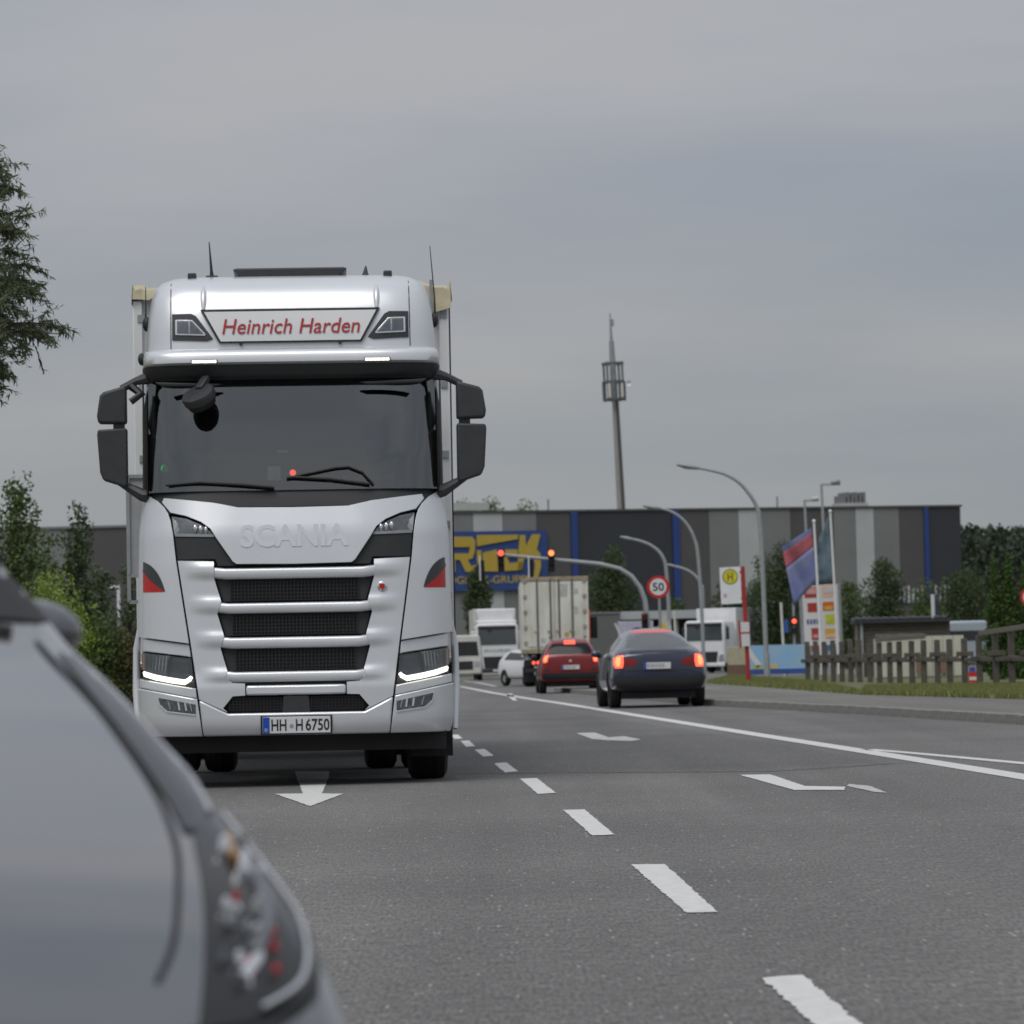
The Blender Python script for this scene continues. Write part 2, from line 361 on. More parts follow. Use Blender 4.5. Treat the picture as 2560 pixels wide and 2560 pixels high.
# grille bars (each a rounded swept bar)
for (zc, h), hw in zip(RIBS, (.65, .624, .602, .572)):
    rings = []
    N = 26
    for i in range(N + 1):
        x = -hw + 2 * hw * i / N; e = max(0, (abs(x) / hw - .86) / .14)
        y0 = fy(x, zc) - .022 + .02 * e ** 2; zz = zc + .012 * e
        rings.append([(x, y0 + .04 - .04 * abs(math.cos(a)) ** .6 * (1 if math.cos(a) > 0 else -1), zz + h * .52 * abs(math.sin(a)) ** .7 * (1 if math.sin(a) > 0 else -1)) for a in [2 * math.pi * k / 16 for k in range(16)]])
    MB().loft(rings).build('grille_bar', SILVER, truck, 60)
# grille openings: dark frame, mesh of thin wires
OPEN = [(1.455, 1.635, .57, .625), (1.185, 1.36, .556, .605), (.91, 1.09, .535, .585), (.795, .825, .50, .52)]
for z0, z1, b0, b1 in OPEN:
    o = pan('grille_opening', [(-b0, z0), (b0, z0), (b1, z1), (-b1, z1)], fy, GREYP, truck, off=-.055, thick=.02, bevel=0)
    if z1 - z0 > .1:
        g = MB(); q = b0 - .06
        k = int(2 * q / .028)
        for i in range(k + 1):
            x = -q + 2 * q * i / k; g.box(x - .003, x + .003, fy(x, z0) + .03, fy(x, z0) + .038, z0 + .004, z1 - .004)
        kk = int((z1 - z0) / .028)
        for i in range(kk + 1):
            z = z0 + .006 + (z1 - z0 - .012) * i / kk; g.box(-q, q, fy(0, z) + .028, fy(0, z) + .034, z - .002, z + .002)
        go = g.build('grille_mesh', DARKP, o, 0); go['kind'] = 'stuff'
        link('mesh_backing', panel([(-q, z0 + .003), (q, z0 + .003), (q, z1 - .003), (-q, z1 - .003)], fy, -.042, 0, .3), BLACK, o, 0)
lg = [(-.495, .708), (.495, .708), (.575, .622), (.50, .58), (-.50, .58), (-.575, .622)]
lgo = pan('lower_grille', lg, fy, BLACK, truck, off=-.05, thick=.01, bevel=0)
g = MB()
for i in range(40):
    x = -.53 + i * 1.06 / 39; g.box(x - .003, x + .003, fy(x, .65) + .02, fy(x, .65) + .03, .60, .70)
for i in range(5): g.box(-.53, .53, .02, .027, .602 + i * .023, .607 + i * .023)
go = g.build('grille_mesh', DARKP, lgo, 0); go['kind'] = 'stuff'
pan('radar_cover', [(-.115, .58), (.115, .58), (.10, .712), (-.10, .712)], fy, GREYP, truck, off=-.004, thick=.04, bevel=.008)
# bumper centre
pan('bumper', [(-.742, .405), (.742, .405), (.772, .69), (.545, .58), (-.545, .58), (-.772, .69)], fy, SILVER, truck, off=.012, thick=.06, step=.05, bevel=.014)
def corner(name, zlo, zhi, material, off=.0, nu=14, nv=5, back=.62, xs=None):
    os = []
    for s in (1, -1):
        b = MB(); rows = []
        for j in range(nv + 1):
            row = []
            for i in range(nu + 1):
                x = 1.0
                for _ in range(4):
                    z = zlo(x) + (zhi(x) - zlo(x)) * j / nv
                    a, o_ = sx(z) + G, interp(XO, z)
                    x = a + (o_ - a) * math.sin(math.pi / 2 * i / nu)
                row.append((s * (x + (off if i > nu - 3 else 0)), fy(x, z) - off, z))
            z = row[-1][2]; xe = row[-1][0]
            for yb in (back, back + .25): row.append((xe, max(row[-1][1] + .01, yb), z))
            row.insert(0, (row[0][0], row[0][1] + .05, row[0][2]))
            rows.append(row)
        b.loft(rows, cap=False, closed=False)
        n = len(rows[0])
        rt = [[(p[0] * .985, p[1] + .03, p[2]) for p in rows[-1]], rows[-1]]
        b.loft([[(p[0] * .985, p[1] + .03, p[2]) for p in rows[0]], rows[0]], False, False); b.loft(rt, False, False)
        me = b.mesh(); bm = bmesh.new(); bm.from_mesh(me); bmesh.ops.remove_doubles(bm, verts=bm.verts, dist=1e-5); bmesh.ops.recalc_face_normals(bm, faces=bm.faces)
        if sum((f.normal.y + .0) * f.calc_area() for f in bm.faces if abs(f.normal.y) > .6) > 0: bmesh.ops.reverse_faces(bm, faces=bm.faces)
        bm.to_mesh(me); bm.free()
        os.append(link(name, me, material, truck, 40, .008))
    return os
lerp2 = lambda x, x0, z0, x1, z1: z0 + (z1 - z0) * (abs(x) - x0) / (x1 - x0)
zA = lambda x: lerp2(x, .78, .695, 1.25, .785)
zB = lambda x: lerp2(x, .806, .785, 1.24, .862)
zC = lambda x: lerp2(x, .826, 1.02, 1.24, 1.075)
zD = lambda x: lerp2(x, .845, 1.128, 1.24, 1.185)
corner('bumper_corner', lambda x: .405, zA, SILVER, .012, nv=6)
corner('lower_trim', lambda x: zA(x) + .006, lambda x: zB(x) - .004, SILVER, .0, nv=2)
heads = corner('headlight_housing', lambda x: zB(x), zC, DARKP, -.05, nv=3)
corner('upper_trim', lambda x: zC(x) + .004, lambda x: zD(x) - .004, SILVER, -.012, nv=3)
defl = corner('corner_deflector', lambda x: zD(x) + .004, lambda x: 2.315, SILVER, .018, nv=22, nu=18)
for h, s in zip(heads, (1, -1)):
    mx = s < 0
    link('reflector_bank', panel([(1.03, .90), (1.185, .92), (1.19, 1.055), (1.0, 1.04), (1.02, .99)], fy, .02, .05, .05, mx), LAMPG, h, 30)
    rf = MB()
    for k in range(6):
        x = 1.04 + k * .027; y = fy(x, .98) - .026; rf.bar((s * x, y, .925), (s * (x - .012), y, 1.035), .006, .006)
    rf.build('reflector_fins', CHROME, h, 0)
    link('projector_bank', panel([(.845, .875), (.995, .895), (.975, 1.02), (.855, 1.0)], fy, .0, .04, .05, mx), GREYP, h, 30)
    pts = [(.828, .868), (.845, .845), (.885, .824), (1.0, .842), (1.12, .866), (1.205, .892), (1.215, .905)]
    d = MB().tube([(s * x, fy(x, z) - .016, z + .006) for x, z in pts], [.013, .018, .021, .021, .021, .02, .012], 10); d.build('running_light', DRL, h, 60)
    link('side_marker', panel([(1.205, .93), (1.238, .935), (1.238, 1.06), (1.208, 1.055)], fy, .022, .02, .05, mx), mat('amber_lens', (.25, .06, .02), .25), h, 30)
    link('lamp_cover', panel([(.83, 1.015), (1.225, 1.066), (1.225, .87), (1.05, .84), (.88, .805), (.815, .83)], fy, .03, 0, .05, mx), CLEAR, h, 40)
fog = [(.80, .655), (1.10, .713), (1.085, .655), (1.03, .607), (.80, .578)]
for mx in (False, True):
    s = -1 if mx else 1
    f = link('fog_light', panel(fog, fy, .016, .02, .05, mx), LAMPG, truck, 30)
    for x0, x1 in ((.83, .845), (.875, .885), (.93, .94), (1.0, 1.02)):
        link('fog_reflector', MB().bar((s * x0, fy(x0, .63) - .022, .60 + (x0 - .8) * .1), (s * x1, fy(x1, .63) - .022, .66 + (x1 - .8) * .12), .014, .006).mesh(), CHROME, f, 0)
    link('fog_bezel', panel([(1.105, .72), (1.115, .715), (1.095, .65), (1.035, .598), (.80, .568), (.80, .578), (1.03, .607), (1.085, .655)], fy, .024, .02, .05, mx), SILVER, f, 30, .003)
# red and charcoal decals
def fd(x, z): return fy(x, z) - .018
def arc(pts, n=8):     # quadratic curve
    (a, b), (c, d), (e, f_) = pts; return [((1 - t) ** 2 * a + 2 * t * (1 - t) * c + t * t * e, (1 - t) ** 2 * b + 2 * t * (1 - t) * d + t * t * f_) for t in [i / n for i in range(n + 1)]]
up_arc = arc([(1.236, 1.79), (1.09, 1.76), (1.035, 1.545)]); lo_arc = arc([(1.236, 1.735), (1.16, 1.62), (1.045, 1.548)])
for d, mx in zip(defl, (False, True)):
    link('charcoal_decal', panel(up_arc + lo_arc[::-1], fd, .004, 0, .025, mx), DECD, d, 60)
    link('red_decal', panel(lo_arc + [(1.04, 1.542), (1.238, 1.542)], fd, .005, 0, .025, mx), DECR, d, 60)
# badge on the cheek
bd = MB().lathe([(0, .04), (-.012, .038), (-.016, .03), (-.018, .002)], (.70, fck(.70, 1.555) - .0, 1.555), 'y', 20).build('badge', CHROME, truck, 40)
MB().prism([(.678, 1.575), (.722, 1.575), (.722, 1.55), (.70, 1.525), (.678, 1.55)], fck(.7, 1.555) - .022, fck(.7, 1.555) - .016).build('badge_shield', DECR, bd, 0)
# number plate
np_ = MB().box(-.27, .27, -.03, -.018, .418, .548).build('number_plate', PLATEW, truck, 30, .004)
MB().box(-.268, -.215, -.034, -.0305, .421, .545).build('country_band', PLATEB, np_, 0)
text('lettering', 'D', .035, (-.242, -.035, .435), PLATEW, np_, ext=.001)
text('lettering', 'HH', .125, (-.14, -.0315, .44), INK, np_, ext=.001, width=.12, bold=.002)
text('lettering', 'H', .125, (.022, -.0315, .44), INK, np_, ext=.001, width=.055, bold=.002)
text('lettering', '6750', .125, (.166, -.0315, .44), INK, np_, ext=.001, width=.19, bold=.002)
MB().cyl((-.04, -.033, .475), (-.04, -.0305, .475), .016, n=14).build('seal', STEEL, np_, 40)
MB().box(-.285, .285, -.024, -.0185, .409, .557).build('plate_holder', BLACK, np_, 0)
# cowl, windscreen, pillars
pan('cowl', [(-1.1, 2.15), (1.1, 2.15), (1.16, 2.30), (1.15, 2.37), (-1.15, 2.37), (-1.16, 2.30)], fy, DARKP, truck, off=-.035, thick=.06, bevel=.01)
WSY = [(2.30, .215), (2.6, .275), (2.9, .345), (3.24, .43)]
def wy(x, z): return interp(WSY, z) + sup(x, 1.222, .5, .42)
ws = [(-1.19, 2.33), (1.19, 2.33), (1.19, 3.24), (-1.19, 3.24)]
pan('windscreen', ws, wy, WSCREEN, truck, off=0, thick=0, step=.06, bevel=0, smooth=60)
pan('pillar', [(1.172, 2.30), (1.219, 2.30), (1.219, 3.25), (1.175, 3.25)], wy, BLACK, truck, off=.008, thick=.1, both=True, step=.03)
pan('windscreen_band', [(-1.16, 2.33), (1.16, 2.33), (1.16, 2.40), (.9, 2.385), (-.9, 2.385), (-1.16, 2.40)], wy, BLACK, truck, off=-.01, thick=.01, bevel=0)
for xs_ in ([(-.15, 2.35), (-.4, 2.375), (-.75, 2.40), (-1.02, 2.385)], [(.62, 2.365), (.3, 2.41), (0, 2.43), (-.05, 2.425)]):
    w_ = MB().tube([(x, wy(x, z) - .035, z) for x, z in xs_], .012, 6).build('wiper', BLACK, truck, 40)
MB().tube([(x, wy(x, z) - .03, z) for x, z in [(.65, 2.36), (.56, 2.46), (.45, 2.505), (.35, 2.50), (-.02, 2.43)]], .009, 6).build('wiper_arm', BLACK, truck, 40)
# ring lofts for the upper cab
def ring(z, xo, y0, back, D=.42, x0=.5, n=16):
    pts = [(-xo, back, z)]
    for i in range(-n, n + 1):
        t = math.sin(math.pi / 2 * abs(i) / n) if abs(i) > n * .35 else abs(i) / n * 1.0
        t = abs(i) / n; x = (1 - (1 - t) ** 1.7) * xo * (1 if i >= 0 else -1) if t < 1 else xo * (1 if i > 0 else -1)
        pts.append((x, y0 + sup(x, xo, x0, D, 3.3), z))
    pts.append((xo, back, z)); return pts
def cabloft(name, levels, material, back=2.1, captop=False, capbot=True, bevel=0, smooth=50):
    rings = [ring(z, xo, y0, back) for z, xo, y0 in levels]
    b = MB(); b.loft(rings, False, True); n = len(rings[0])
    if captop: b.f.append(tuple((len(rings) - 1) * n + k for k in range(n)))
    if capbot: b.f.append(tuple(range(n - 1, -1, -1)))
    return b.build(name, material, truck, smooth, bevel)
cabloft('sun_visor', [(3.222, 1.19, .36), (3.225, 1.20, .31), (3.25, 1.208, .265), (3.325, 1.21, .23)], GREYP, back=.95, captop=True)
MB().prism([(-1.1, 3.20), (-1.05, 3.165), (-.62, 3.155), (-.55, 3.18)], .27, .31).build('visor_lip', DARKP, truck, 30, .01)
MB().prism([(1.1, 3.20), (1.05, 3.165), (.62, 3.155), (.55, 3.18)], .27, .31).build('visor_lip', DARKP, truck, 30, .01)
brow = cabloft('brow', [(3.328, 1.198, .215), (3.345, 1.205, .19), (3.40, 1.205, .19), (3.435, 1.20, .215), (3.455, 1.19, .26), (3.462, 1.175, .33)], SILVER, back=1.0, captop=True)
for s in (-1, 1):
    mk = MB().box(s * .695 - .105, s * .695 + .105, .175, .21, 3.335, 3.365).build('marker_light', BLACK, brow, 30)
    for k in range(6): MB().box(s * .695 - .098 + k * .033, s * .695 - .068 + k * .033, .171, .176, 3.339, 3.361).build('marker_cell', AMBW, mk, 0)
RF = [(3.44, 1.182, .30), (3.6, 1.175, .32), (3.75, 1.160, .355), (3.88, 1.138, .41), (3.97, 1.108, .48), (4.03, 1.06, .58), (4.07, .99, .74), (4.09, .87, .96)]
roof = cabloft('cab_roof', RF, SILVER, back=2.12, captop=True, smooth=60)
def ryy(x, z):
    y0 = interp([(a, c) for a, b, c in RF], z); xo = interp([(a, b) for a, b, c in RF], z); return y0 + sup(x, xo, .5, .42, 3.3)
for s in (-1, 1):
    MB().tube([(s * .965, ryy(.965, z) - .0005, z) for z in [3.465 + i * .054 for i in range(11)]], .004, 6).build('roof_seam', BLACK, roof, 0)
    rc = MB().tube([(s * (.70 - .0 * t), ryy(.7, 3.77 + t * .2) - .004, 3.775 + t * .2) for t in (0, .25, .5, .75, 1)], [.012, .022, .026, .022, .006], 8).build('roof_crease', SILVER, roof, 60)
    lp = [(.955, 3.745), (.80, 3.745), (.76, 3.725), (.625, 3.54), (.67, 3.522), (.955, 3.535)]
    rl = link('roof_lamp', panel(lp, ryy, .012, .04, .06, s < 0), GREYP, truck, 30, .008)
    ins = [(.93, 3.70), (.79, 3.695), (.68, 3.575), (.69, 3.565), (.93, 3.575)]
    link('lamp_bezel', panel(ins, ryy, .018, .02, .06, s < 0), CHROME, rl, 30, .004)
    ins2 = [(.915, 3.688), (.795, 3.683), (.70, 3.58), (.915, 3.59)]
    link('lamp_inside', panel(ins2, ryy, .023, .01, .06, s < 0), LAMPG, rl, 30)
    MB().box(s * .815 - .006, s * .815 + .006, ryy(.81, 3.63) - .03, ryy(.81, 3.63), 3.585, 3.685).build('lamp_divider', CHROME, rl, 0)
    link('lamp_cover', panel(ins2, ryy, .034, 0, .06, s < 0), CLEAR, rl, 40)
    MB().box(s * .80 - .035, s * .80 + .035, .72, .84, 4.05, 4.105).build('roof_clip', GREYP, truck, 30, .01)
sgn = pan('roof_sign', [(-.725, 3.775), (.725, 3.775), (.575, 3.505), (-.575, 3.505)], ryy, BLACK, truck, off=.03, thick=.05, bevel=.004)
link('sign_face', panel([(-.695, 3.755), (.695, 3.755), (.562, 3.515), (-.562, 3.515)], ryy, .034, .005, .08), SIGNW, sgn, 30)
text('lettering', 'Heinrich Harden', .175, (0, ryy(0, 3.575) - .0405, 3.575), TXTR, sgn, shear=.2, ext=.0015, bold=.0008, width=1.11).rotation_euler = (R(90 - 11), 0, 0)
for s in (-1, 1): MB().box(s * .40 - .012, s * .40 + .012, ryy(0, 3.5) - .03, ryy(0, 3.5), 3.485, 3.51).build('sign_catch', DARKP, sgn, 0)
MB().prism([(-.47, 4.135), (-.40, 4.07), (-.3, 4.065), (.3, 4.065), (.40, 4.07), (.47, 4.135), (.44, 4.145), (-.44, 4.145)], .80, 1.5).build('roof_hatch', GREYP, truck, 30, .012)
MB().box(-.69, -.59, .84, .98, 4.05, 4.095).build('aerial_base', DARKP, truck, 30, .01)
MB().tube([(-.64, .9, 4.07), (-.645, .9, 4.14), (-.66, .9, 4.37)], [.02, .012, .004], 8).build('aerial', DARKP, truck, 40)
MB().tube([(.62, .9, 4.06), (.62, .9, 4.10), (.625, .92, 4.16)], [.045, .022, .006], 10).build('fin_aerial', DARKP, truck, 40)
for s, t in ((1, .58), (-1, .28)):
    a_ = MB().ell((s * 1.175, .75, 3.70), (.035, .05, .06)).build('aerial_mount', DARKP, truck, 60)
    MB().tube([(s * 1.185, .75, 3.72), (s * 1.18, .75, 3.72 + t * .3), (s * 1.15 if s > 0 else s * 1.18, .75, 3.72 + t)], [.01, .006, .003], 6).build('whip_aerial', DARKP, truck, 40)
# cab sides and shell
for s in (-1, 1):
    sd_ = MB().box(min(s * 1.10, s * 1.20), max(s * 1.10, s * 1.20), .62, 2.1, .95, 3.45).build('cab_side', SILVER, truck, 30, .02)
    MB().prism([(.75, 2.35), (1.6, 2.35), (1.6, 3.1), (.85, 3.1)], s * 1.201, s * 1.206, 'x').build('side_window', DARKGL, sd_, 0)
    MB().box(s * 1.205 - .02, s * 1.205 + .02, 1.45, 1.65, 1.9, 1.96).build('door_handle', DARKP, sd_, 0)
    MB().tube([(s * 1.285, .62, .42), (s * 1.30, .72, .75), (s * 1.295, .75, 1.1), (s * 1.265, .72, 1.32)], [.022, .032, .03, .012], 10).build('wheel_arch_trim', SILVER, truck, 60)
    MB().box(s * 1.245 - .05, s * 1.245 + .05, .85, 2.2, .45, 1.0).build('step_fairing', SILVER, truck, 30, .02)
    MB().box(s * 1.10 - .17, s * 1.10 + .17, .84, .88, .2, .95).build('mud_flap', BLACK, truck, 0)
MB().box(-1.1, 1.1, 2.0, 2.1, .95, 3.46).build('cab_back', DARKP, truck, 0)
MB().box(-1.1, 1.1, .6, 2.0, 1.35, 1.45).build('cab_floor', DARKP, truck, 0)
MB().box(-1.1, 1.1, .5, 2.0, 3.3, 3.32).build('headlining', SEATM, truck, 0)
MB().prism([(-1.12, 2.0), (1.12, 2.0), (1.12, 2.34), (.9, 2.40), (.25, 2.42), (.2, 2.36), (-1.12, 2.34)], .52, .95).build('dashboard', DARKP, truck, 30, .03)
for s in (-1, 1):
    st = MB().box(s * .62 - .26, s * .62 + .26, 1.2, 1.7, 1.75, 1.9).build('seat', SEATM, truck, 40, .05)
    MB().box(s * .62 - .25, s * .62 + .25, 1.55, 1.72, 1.9, 2.65).build('backrest', SEATM, st, 40, .06)
    MB().box(s * .62 - .14, s * .62 + .14, 1.58, 1.7, 2.67, 2.88).build('headrest', SEATM, st, 40, .05)
MB().lathe([(-.02, .22), (0, .24), (.02, .22), (0, .20), (-.02, .22)], (.62, .95, 2.42), 'y', 24).build('steering_wheel', BLACK, truck, 40)
lampst = MB().box(-.03, .03, .44, .50, 2.33, 2.50).build('dashboard_lamp', BLACK, truck, 0)
MB().ell((0, .435, 2.475), (.026, .012, .026)).build('lit_lamp', REDL, lampst, 60)
MB().box(-.205, -.10, .47, .475, 2.42, 2.53).build('paper_card', mat('pale_green_card', (.60, .72, .68), .7), truck, 0)
MB().box(-.13, -.04, .60, .605, 2.645, 2.665).build('paper_slip', mat('pale_slip', (.6, .64, .62), .7), truck, 0)
MB().cyl((-1.03, wy(1.03, 2.52) + .012, 2.52), (-1.03, wy(1.03, 2.52) + .016, 2.52), .033, n=18).build('green_sticker', mat('green_sticker', lin(70, 190, 130), .5), truck, 0)
# mirrors
for s in (-1, 1):
    up_ = MB().prism([(s * 1.335, 2.885), (s * 1.565, 2.89), (s * 1.575, 2.95), (s * 1.55, 3.11), (s * 1.52, 3.14), (s * 1.335, 3.19)], .42, .58).build('mirror_housing', GREYP, truck, 35, .022, 3)
    lo_ = MB().prism([(s * 1.335, 2.40), (s * 1.36, 2.385), (s * 1.53, 2.44), (s * 1.555, 2.50), (s * 1.575, 2.80), (s * 1.57, 2.84), (s * 1.335, 2.85)], .42, .60).build('mirror_housing', GREYP, truck, 35, .022, 3)
    MB().box(s * 1.40 - .045, s * 1.40 + .045, .46, .55, 2.84, 2.90).build('mirror_link', GREYP, truck, 0)
    MB().tube([(s * 1.16, .50, 3.25), (s * 1.26, .5, 3.225), (s * 1.38, .5, 3.165)], [.05, .032, .03], 8).build('mirror_arm', GREYP, truck, 40)
    MB().tube([(s * 1.17, .5, 2.32), (s * 1.22, .5, 2.32), (s * 1.40, .5, 2.42)], [.07, .05, .025], 8).build('mirror_arm', GREYP, truck, 40)
    for (z0, z1) in ((2.91, 3.10), (2.47, 2.82)):
        MB().box(s * 1.45 - .09, s * 1.45 + .09, .602, .606, z0, z1).build('mirror_glass', CHROME, lo_ if z0 < 2.6 else up_, 0)
km = MB().lathe([(-.07, .002), (-.068, .10), (-.045, .135), (0, .14), (.02, .132), (.02, .002)], (0, 0, 0), 'z', 24).build('kerb_mirror', GREYP, truck, 50)
km2 = MB().lathe([(-.125, .002), (-.12, .06), (-.10, .11), (-.06, .125), (-.05, .12)], (0, 0, 0), 'z', 24).build('mirror_bowl', BLACK, km, 50)
km.location = (-.745, .12, 3.085); km.rotation_euler = (R(28), R(-24), 0)
MB().bar((-.74, .16, 3.13), (-.68, .24, 3.23), .07, .05).build('kerb_mirror_arm', GREYP, truck, 30, .01)
MB().tube([(-1.30, .5, 3.19), (-1.22, .47, 3.12), (-1.30, .46, 3.06)], [.035, .04, .03], 8).build('ramp_mirror', GREYP, truck, 50)
MB().ell((-1.21, .5, 3.40), (.03, .05, .05)).build('side_lamp', DARKP, truck, 60)
# underside, wheels
MB().box(-1.2, 1.2, .30, .60, .27, .45).build('underrun_bar', BLACK, truck, 0)
MB().box(-1.15, 1.15, .35, .8, .40, 1.3).build('radiator_block', BLACK, truck, 0)
MB().box(-.45, .45, .8, 6.2, .55, 1.0).build('chassis_frame', BLACK, truck, 0)
MB().box(-.85, .85, .8, 2.0, .9, 1.35).build('engine_block', BLACK, truck, 0)
MB().cyl((-.95, 1.45, .5), (.95, 1.45, .5), .08, n=10).build('axle', BLACK, truck, 40)
MB().cyl((-.95, 5.15, .5), (.95, 5.15, .5), .12, n=10).build('axle', BLACK, truck, 40)
for s in (-1, 1):
    wheel(truck, s * 1.075, 1.45, .505, .33, STEEL)
    for x in (.735, 1.075): wheel(truck, s * x, 5.15, .505, .30, STEEL)
    for y in (10.6, 11.9, 13.2): wheel(truck, s * 1.02, y, .49, .385, STEEL)
    MB().box(s * 1.05 - .2, s * 1.05 + .2, 2.3, 4.2, .45, 1.0).build('fuel_tank', STEEL, truck, 30, .05)
# semitrailer coupled behind the cab
TX = 1.335
tb = MB().box(-TX, TX, 2.95, 14.4, 1.12, 4.14).build('trailer_box', WHITE, truck, 30, .02)
for s in (-1, 1):
    MB().box(s * TX - .055, s * TX + .03, 2.88, 3.02, .95, 4.08).build('corner_post', WHITE, tb, 30, .012)
    MB().box(s * (TX + .032) - .012, s * (TX + .032) + .012, 2.93, 3.06, 1.0, 4.0).build('curtain_edge', BLACK if s > 0 else STEEL, tb, 0)
    for k in range(5): MB().box(s * (TX - .02) - .03, s * (TX - .02) + .03, 2.865, 2.882, 1.5 + k * .6, 1.56 + k * .6).build('post_latch', STEEL, tb, 0)
MB().box(-TX - .02, TX + .02, 2.9, 14.3, 4.142, 4.17).build('roof_rail', WHITE, tb, 30)
tarp = MB()
P = 40; rows = []
for j in range(7):
    yy = 2.84 + j * .25; row = []
    for i in range(P + 1):
        x = -TX - .05 + (2 * TX + .10) * i / P; e = abs(x) / TX
        row.append((x, yy + .02 * math.sin(i * 1.3), 4.215 + .022 * math.sin(i * .9 + j) + .014 * math.sin(i * 2.3) - (.06 if j == 0 else 0)))
    rows.append(row)
rows.insert(0, [(p[0], p[1] - .02 + .015 * math.sin(i * 1.7), 4.09 + .03 * math.sin(i * .8) - (.12 if i > P - 4 else .02 * (i % 3))) for i, p in enumerate(rows[0])])
tarp.loft(rows, False, False)
tarp.loft([[(s_ * (TX + .05), y, 4.22), (s_ * (TX + .06), y, 4.05)] for s_ in (1,) for y in (2.84, 4.5)], False, False)
tarp.loft([[(s_ * (TX + .05), y, 4.22), (s_ * (TX + .06), y, 4.05)] for s_ in (-1,) for y in (2.84, 4.5)], False, False)
tarp.build('roof_tarpaulin', CREAM, tb, 60)
MB().box(1.20, 1.225, 2.80, 2.84, 3.55, 4.22).build('headboard_rod', STEEL, tb, 0)
gatem = MB()
for a, b in (((-1.42, 1.50), (-1.42, 2.55)), ((-1.42, 2.55), (-1.22, 2.55)), ((-1.42, 1.50), (-1.30, 1.50)), ((-1.42, 1.72), (-1.30, 1.72))):
    gatem.bar((a[0], 2.2, a[1]), (b[0], 2.2, b[1]), .03, .03, (0, 1, 0))
gt = gatem.build('grab_frame', STEEL, truck, 30)
MB().box(-1.405, -1.25, 2.21, 2.22, 1.73, 2.54).build('side_flap', mat('pale_grey_panel', (.35, .36, .37), .5), gt, 0)
# ------------------------------------------------------------------ ground, road, markings
def asphalt(name, base, speck=0.5):
    M = bpy.data.materials.new(name); M.use_nodes = True; t = M.node_tree; p = t.nodes['Principled BSDF']; N = t.nodes.new; K = t.links.new
    tcn = N('ShaderNodeTexCoord')
    def noise(sc, det, stretch=None):
        n = N('ShaderNodeTexNoise'); n.inputs['Scale'].default_value = sc; n.inputs['Detail'].default_value = det
        if stretch:
            mm = N('ShaderNodeMapping'); mm.inputs['Scale'].default_value = stretch; mm.inputs['Rotation'].default_value = (0, 0, -.05); K(tcn.outputs['Object'], mm.inputs[0]); K(mm.outputs[0], n.inputs['Vector'])
        else: K(tcn.outputs['Object'], n.inputs['Vector'])
        return n
    big = noise(0.25, 4); track = noise(0.9, 3, (1.0, .03, 1)); fine = noise(1, 4, (75, 9, 75)); mid = noise(9, 6)
    vo = N('ShaderNodeTexVoronoi'); vo.inputs['Scale'].default_value = 1; vm = N('ShaderNodeMapping'); vm.inputs['Scale'].default_value = (58, 7, 58); K(tcn.outputs['Object'], vm.inputs[0]); K(vm.outputs[0], vo.inputs['Vector'])
    def ramp(src, p0, v0, p1, v1):
        r = N('ShaderNodeMapRange'); r.inputs[1].default_value = p0; r.inputs[2].default_value = p1; r.inputs[3].default_value = v0; r.inputs[4].default_value = v1; K(src, r.inputs[0]); return r.outputs[0]
    def mulm(a, b):
        m_ = N('ShaderNodeMath'); m_.operation = 'MULTIPLY'; K(a, m_.inputs[0]); K(b, m_.inputs[1]); return m_.outputs[0]
    v = mulm(ramp(big.outputs[0], .3, .86, .7, 1.12), ramp(track.outputs[0], .35, .86, .65, 1.12))
    v = mulm(v, ramp(fine.outputs[0], .3, .62, .72, 1.38)); v = mulm(v, ramp(mid.outputs[0], .3, .85, .7, 1.12))
    # single pale chippings
    sepn = N('ShaderNodeSeparateColor'); K(vo.outputs['Color'], sepn.inputs[0])
    chip = ramp(sepn.outputs[0], .955, 0, .975, speck); dist = ramp(vo.outputs['Distance'], .28, 1, .42, 0); chip = mulm(chip, dist)
    c1 = N('ShaderNodeMix'); c1.data_type = 'RGBA'; c1.blend_type = 'MULTIPLY'; c1.inputs[0].default_value = 1; c1.inputs[6].default_value = tuple(base) + (1,); K(v, c1.inputs[7])
    c2 = N('ShaderNodeMix'); c2.data_type = 'RGBA'; K(chip, c2.inputs[0]); K(c1.outputs[2], c2.inputs[6]); c2.inputs[7].default_value = (.42, .42, .40, 1)
    K(c2.outputs[2], p.inputs['Base Color']); p.inputs['Roughness'].default_value = .85; p.inputs['Specular IOR Level'].default_value = .35
    bp = N('ShaderNodeBump'); bp.inputs['Strength'].default_value = .55; bp.inputs['Distance'].default_value = .006; K(fine.outputs[0], bp.inputs['Height']); K(bp.outputs[0], p.inputs['Normal'])
    return M
ASPH = asphalt('asphalt', (.150, .147, .142)); PAVE = asphalt('pavement_asphalt', (.175, .168, .155), .25)
GRASSG = mat('grass_soil', (.11, .125, .042), .95, var=.35, scale=1.2, alt=(.10, .085, .05), bump=.3, bscale=12)
KERBM = mat('kerb_concrete', (.22, .215, .20), .85, var=.18, scale=7, bump=.3, bscale=50)
MARK = mat('road_paint', (.62, .62, .60), .65, var=.09, scale=14, bump=.1, bscale=120)
MARKW = mat('worn_road_paint', (.46, .46, .45), .7, var=.2, scale=9)
def flat(name, pts, z, material, parent=None, kind=None):
    me = bpy.data.meshes.new(name); me.from_pydata([(p[0], p[1], z) for p in pts], [], [tuple(range(len(pts)))])
    bm = bmesh.new(); bm.from_mesh(me); bmesh.ops.triangulate(bm, faces=bm.faces)
    for f in bm.faces:
        if f.normal.z < 0: f.normal_flip()
    bm.to_mesh(me); bm.free()
    o = link(name, me, material, parent, 0)
    if kind: o['kind'] = kind
    return o
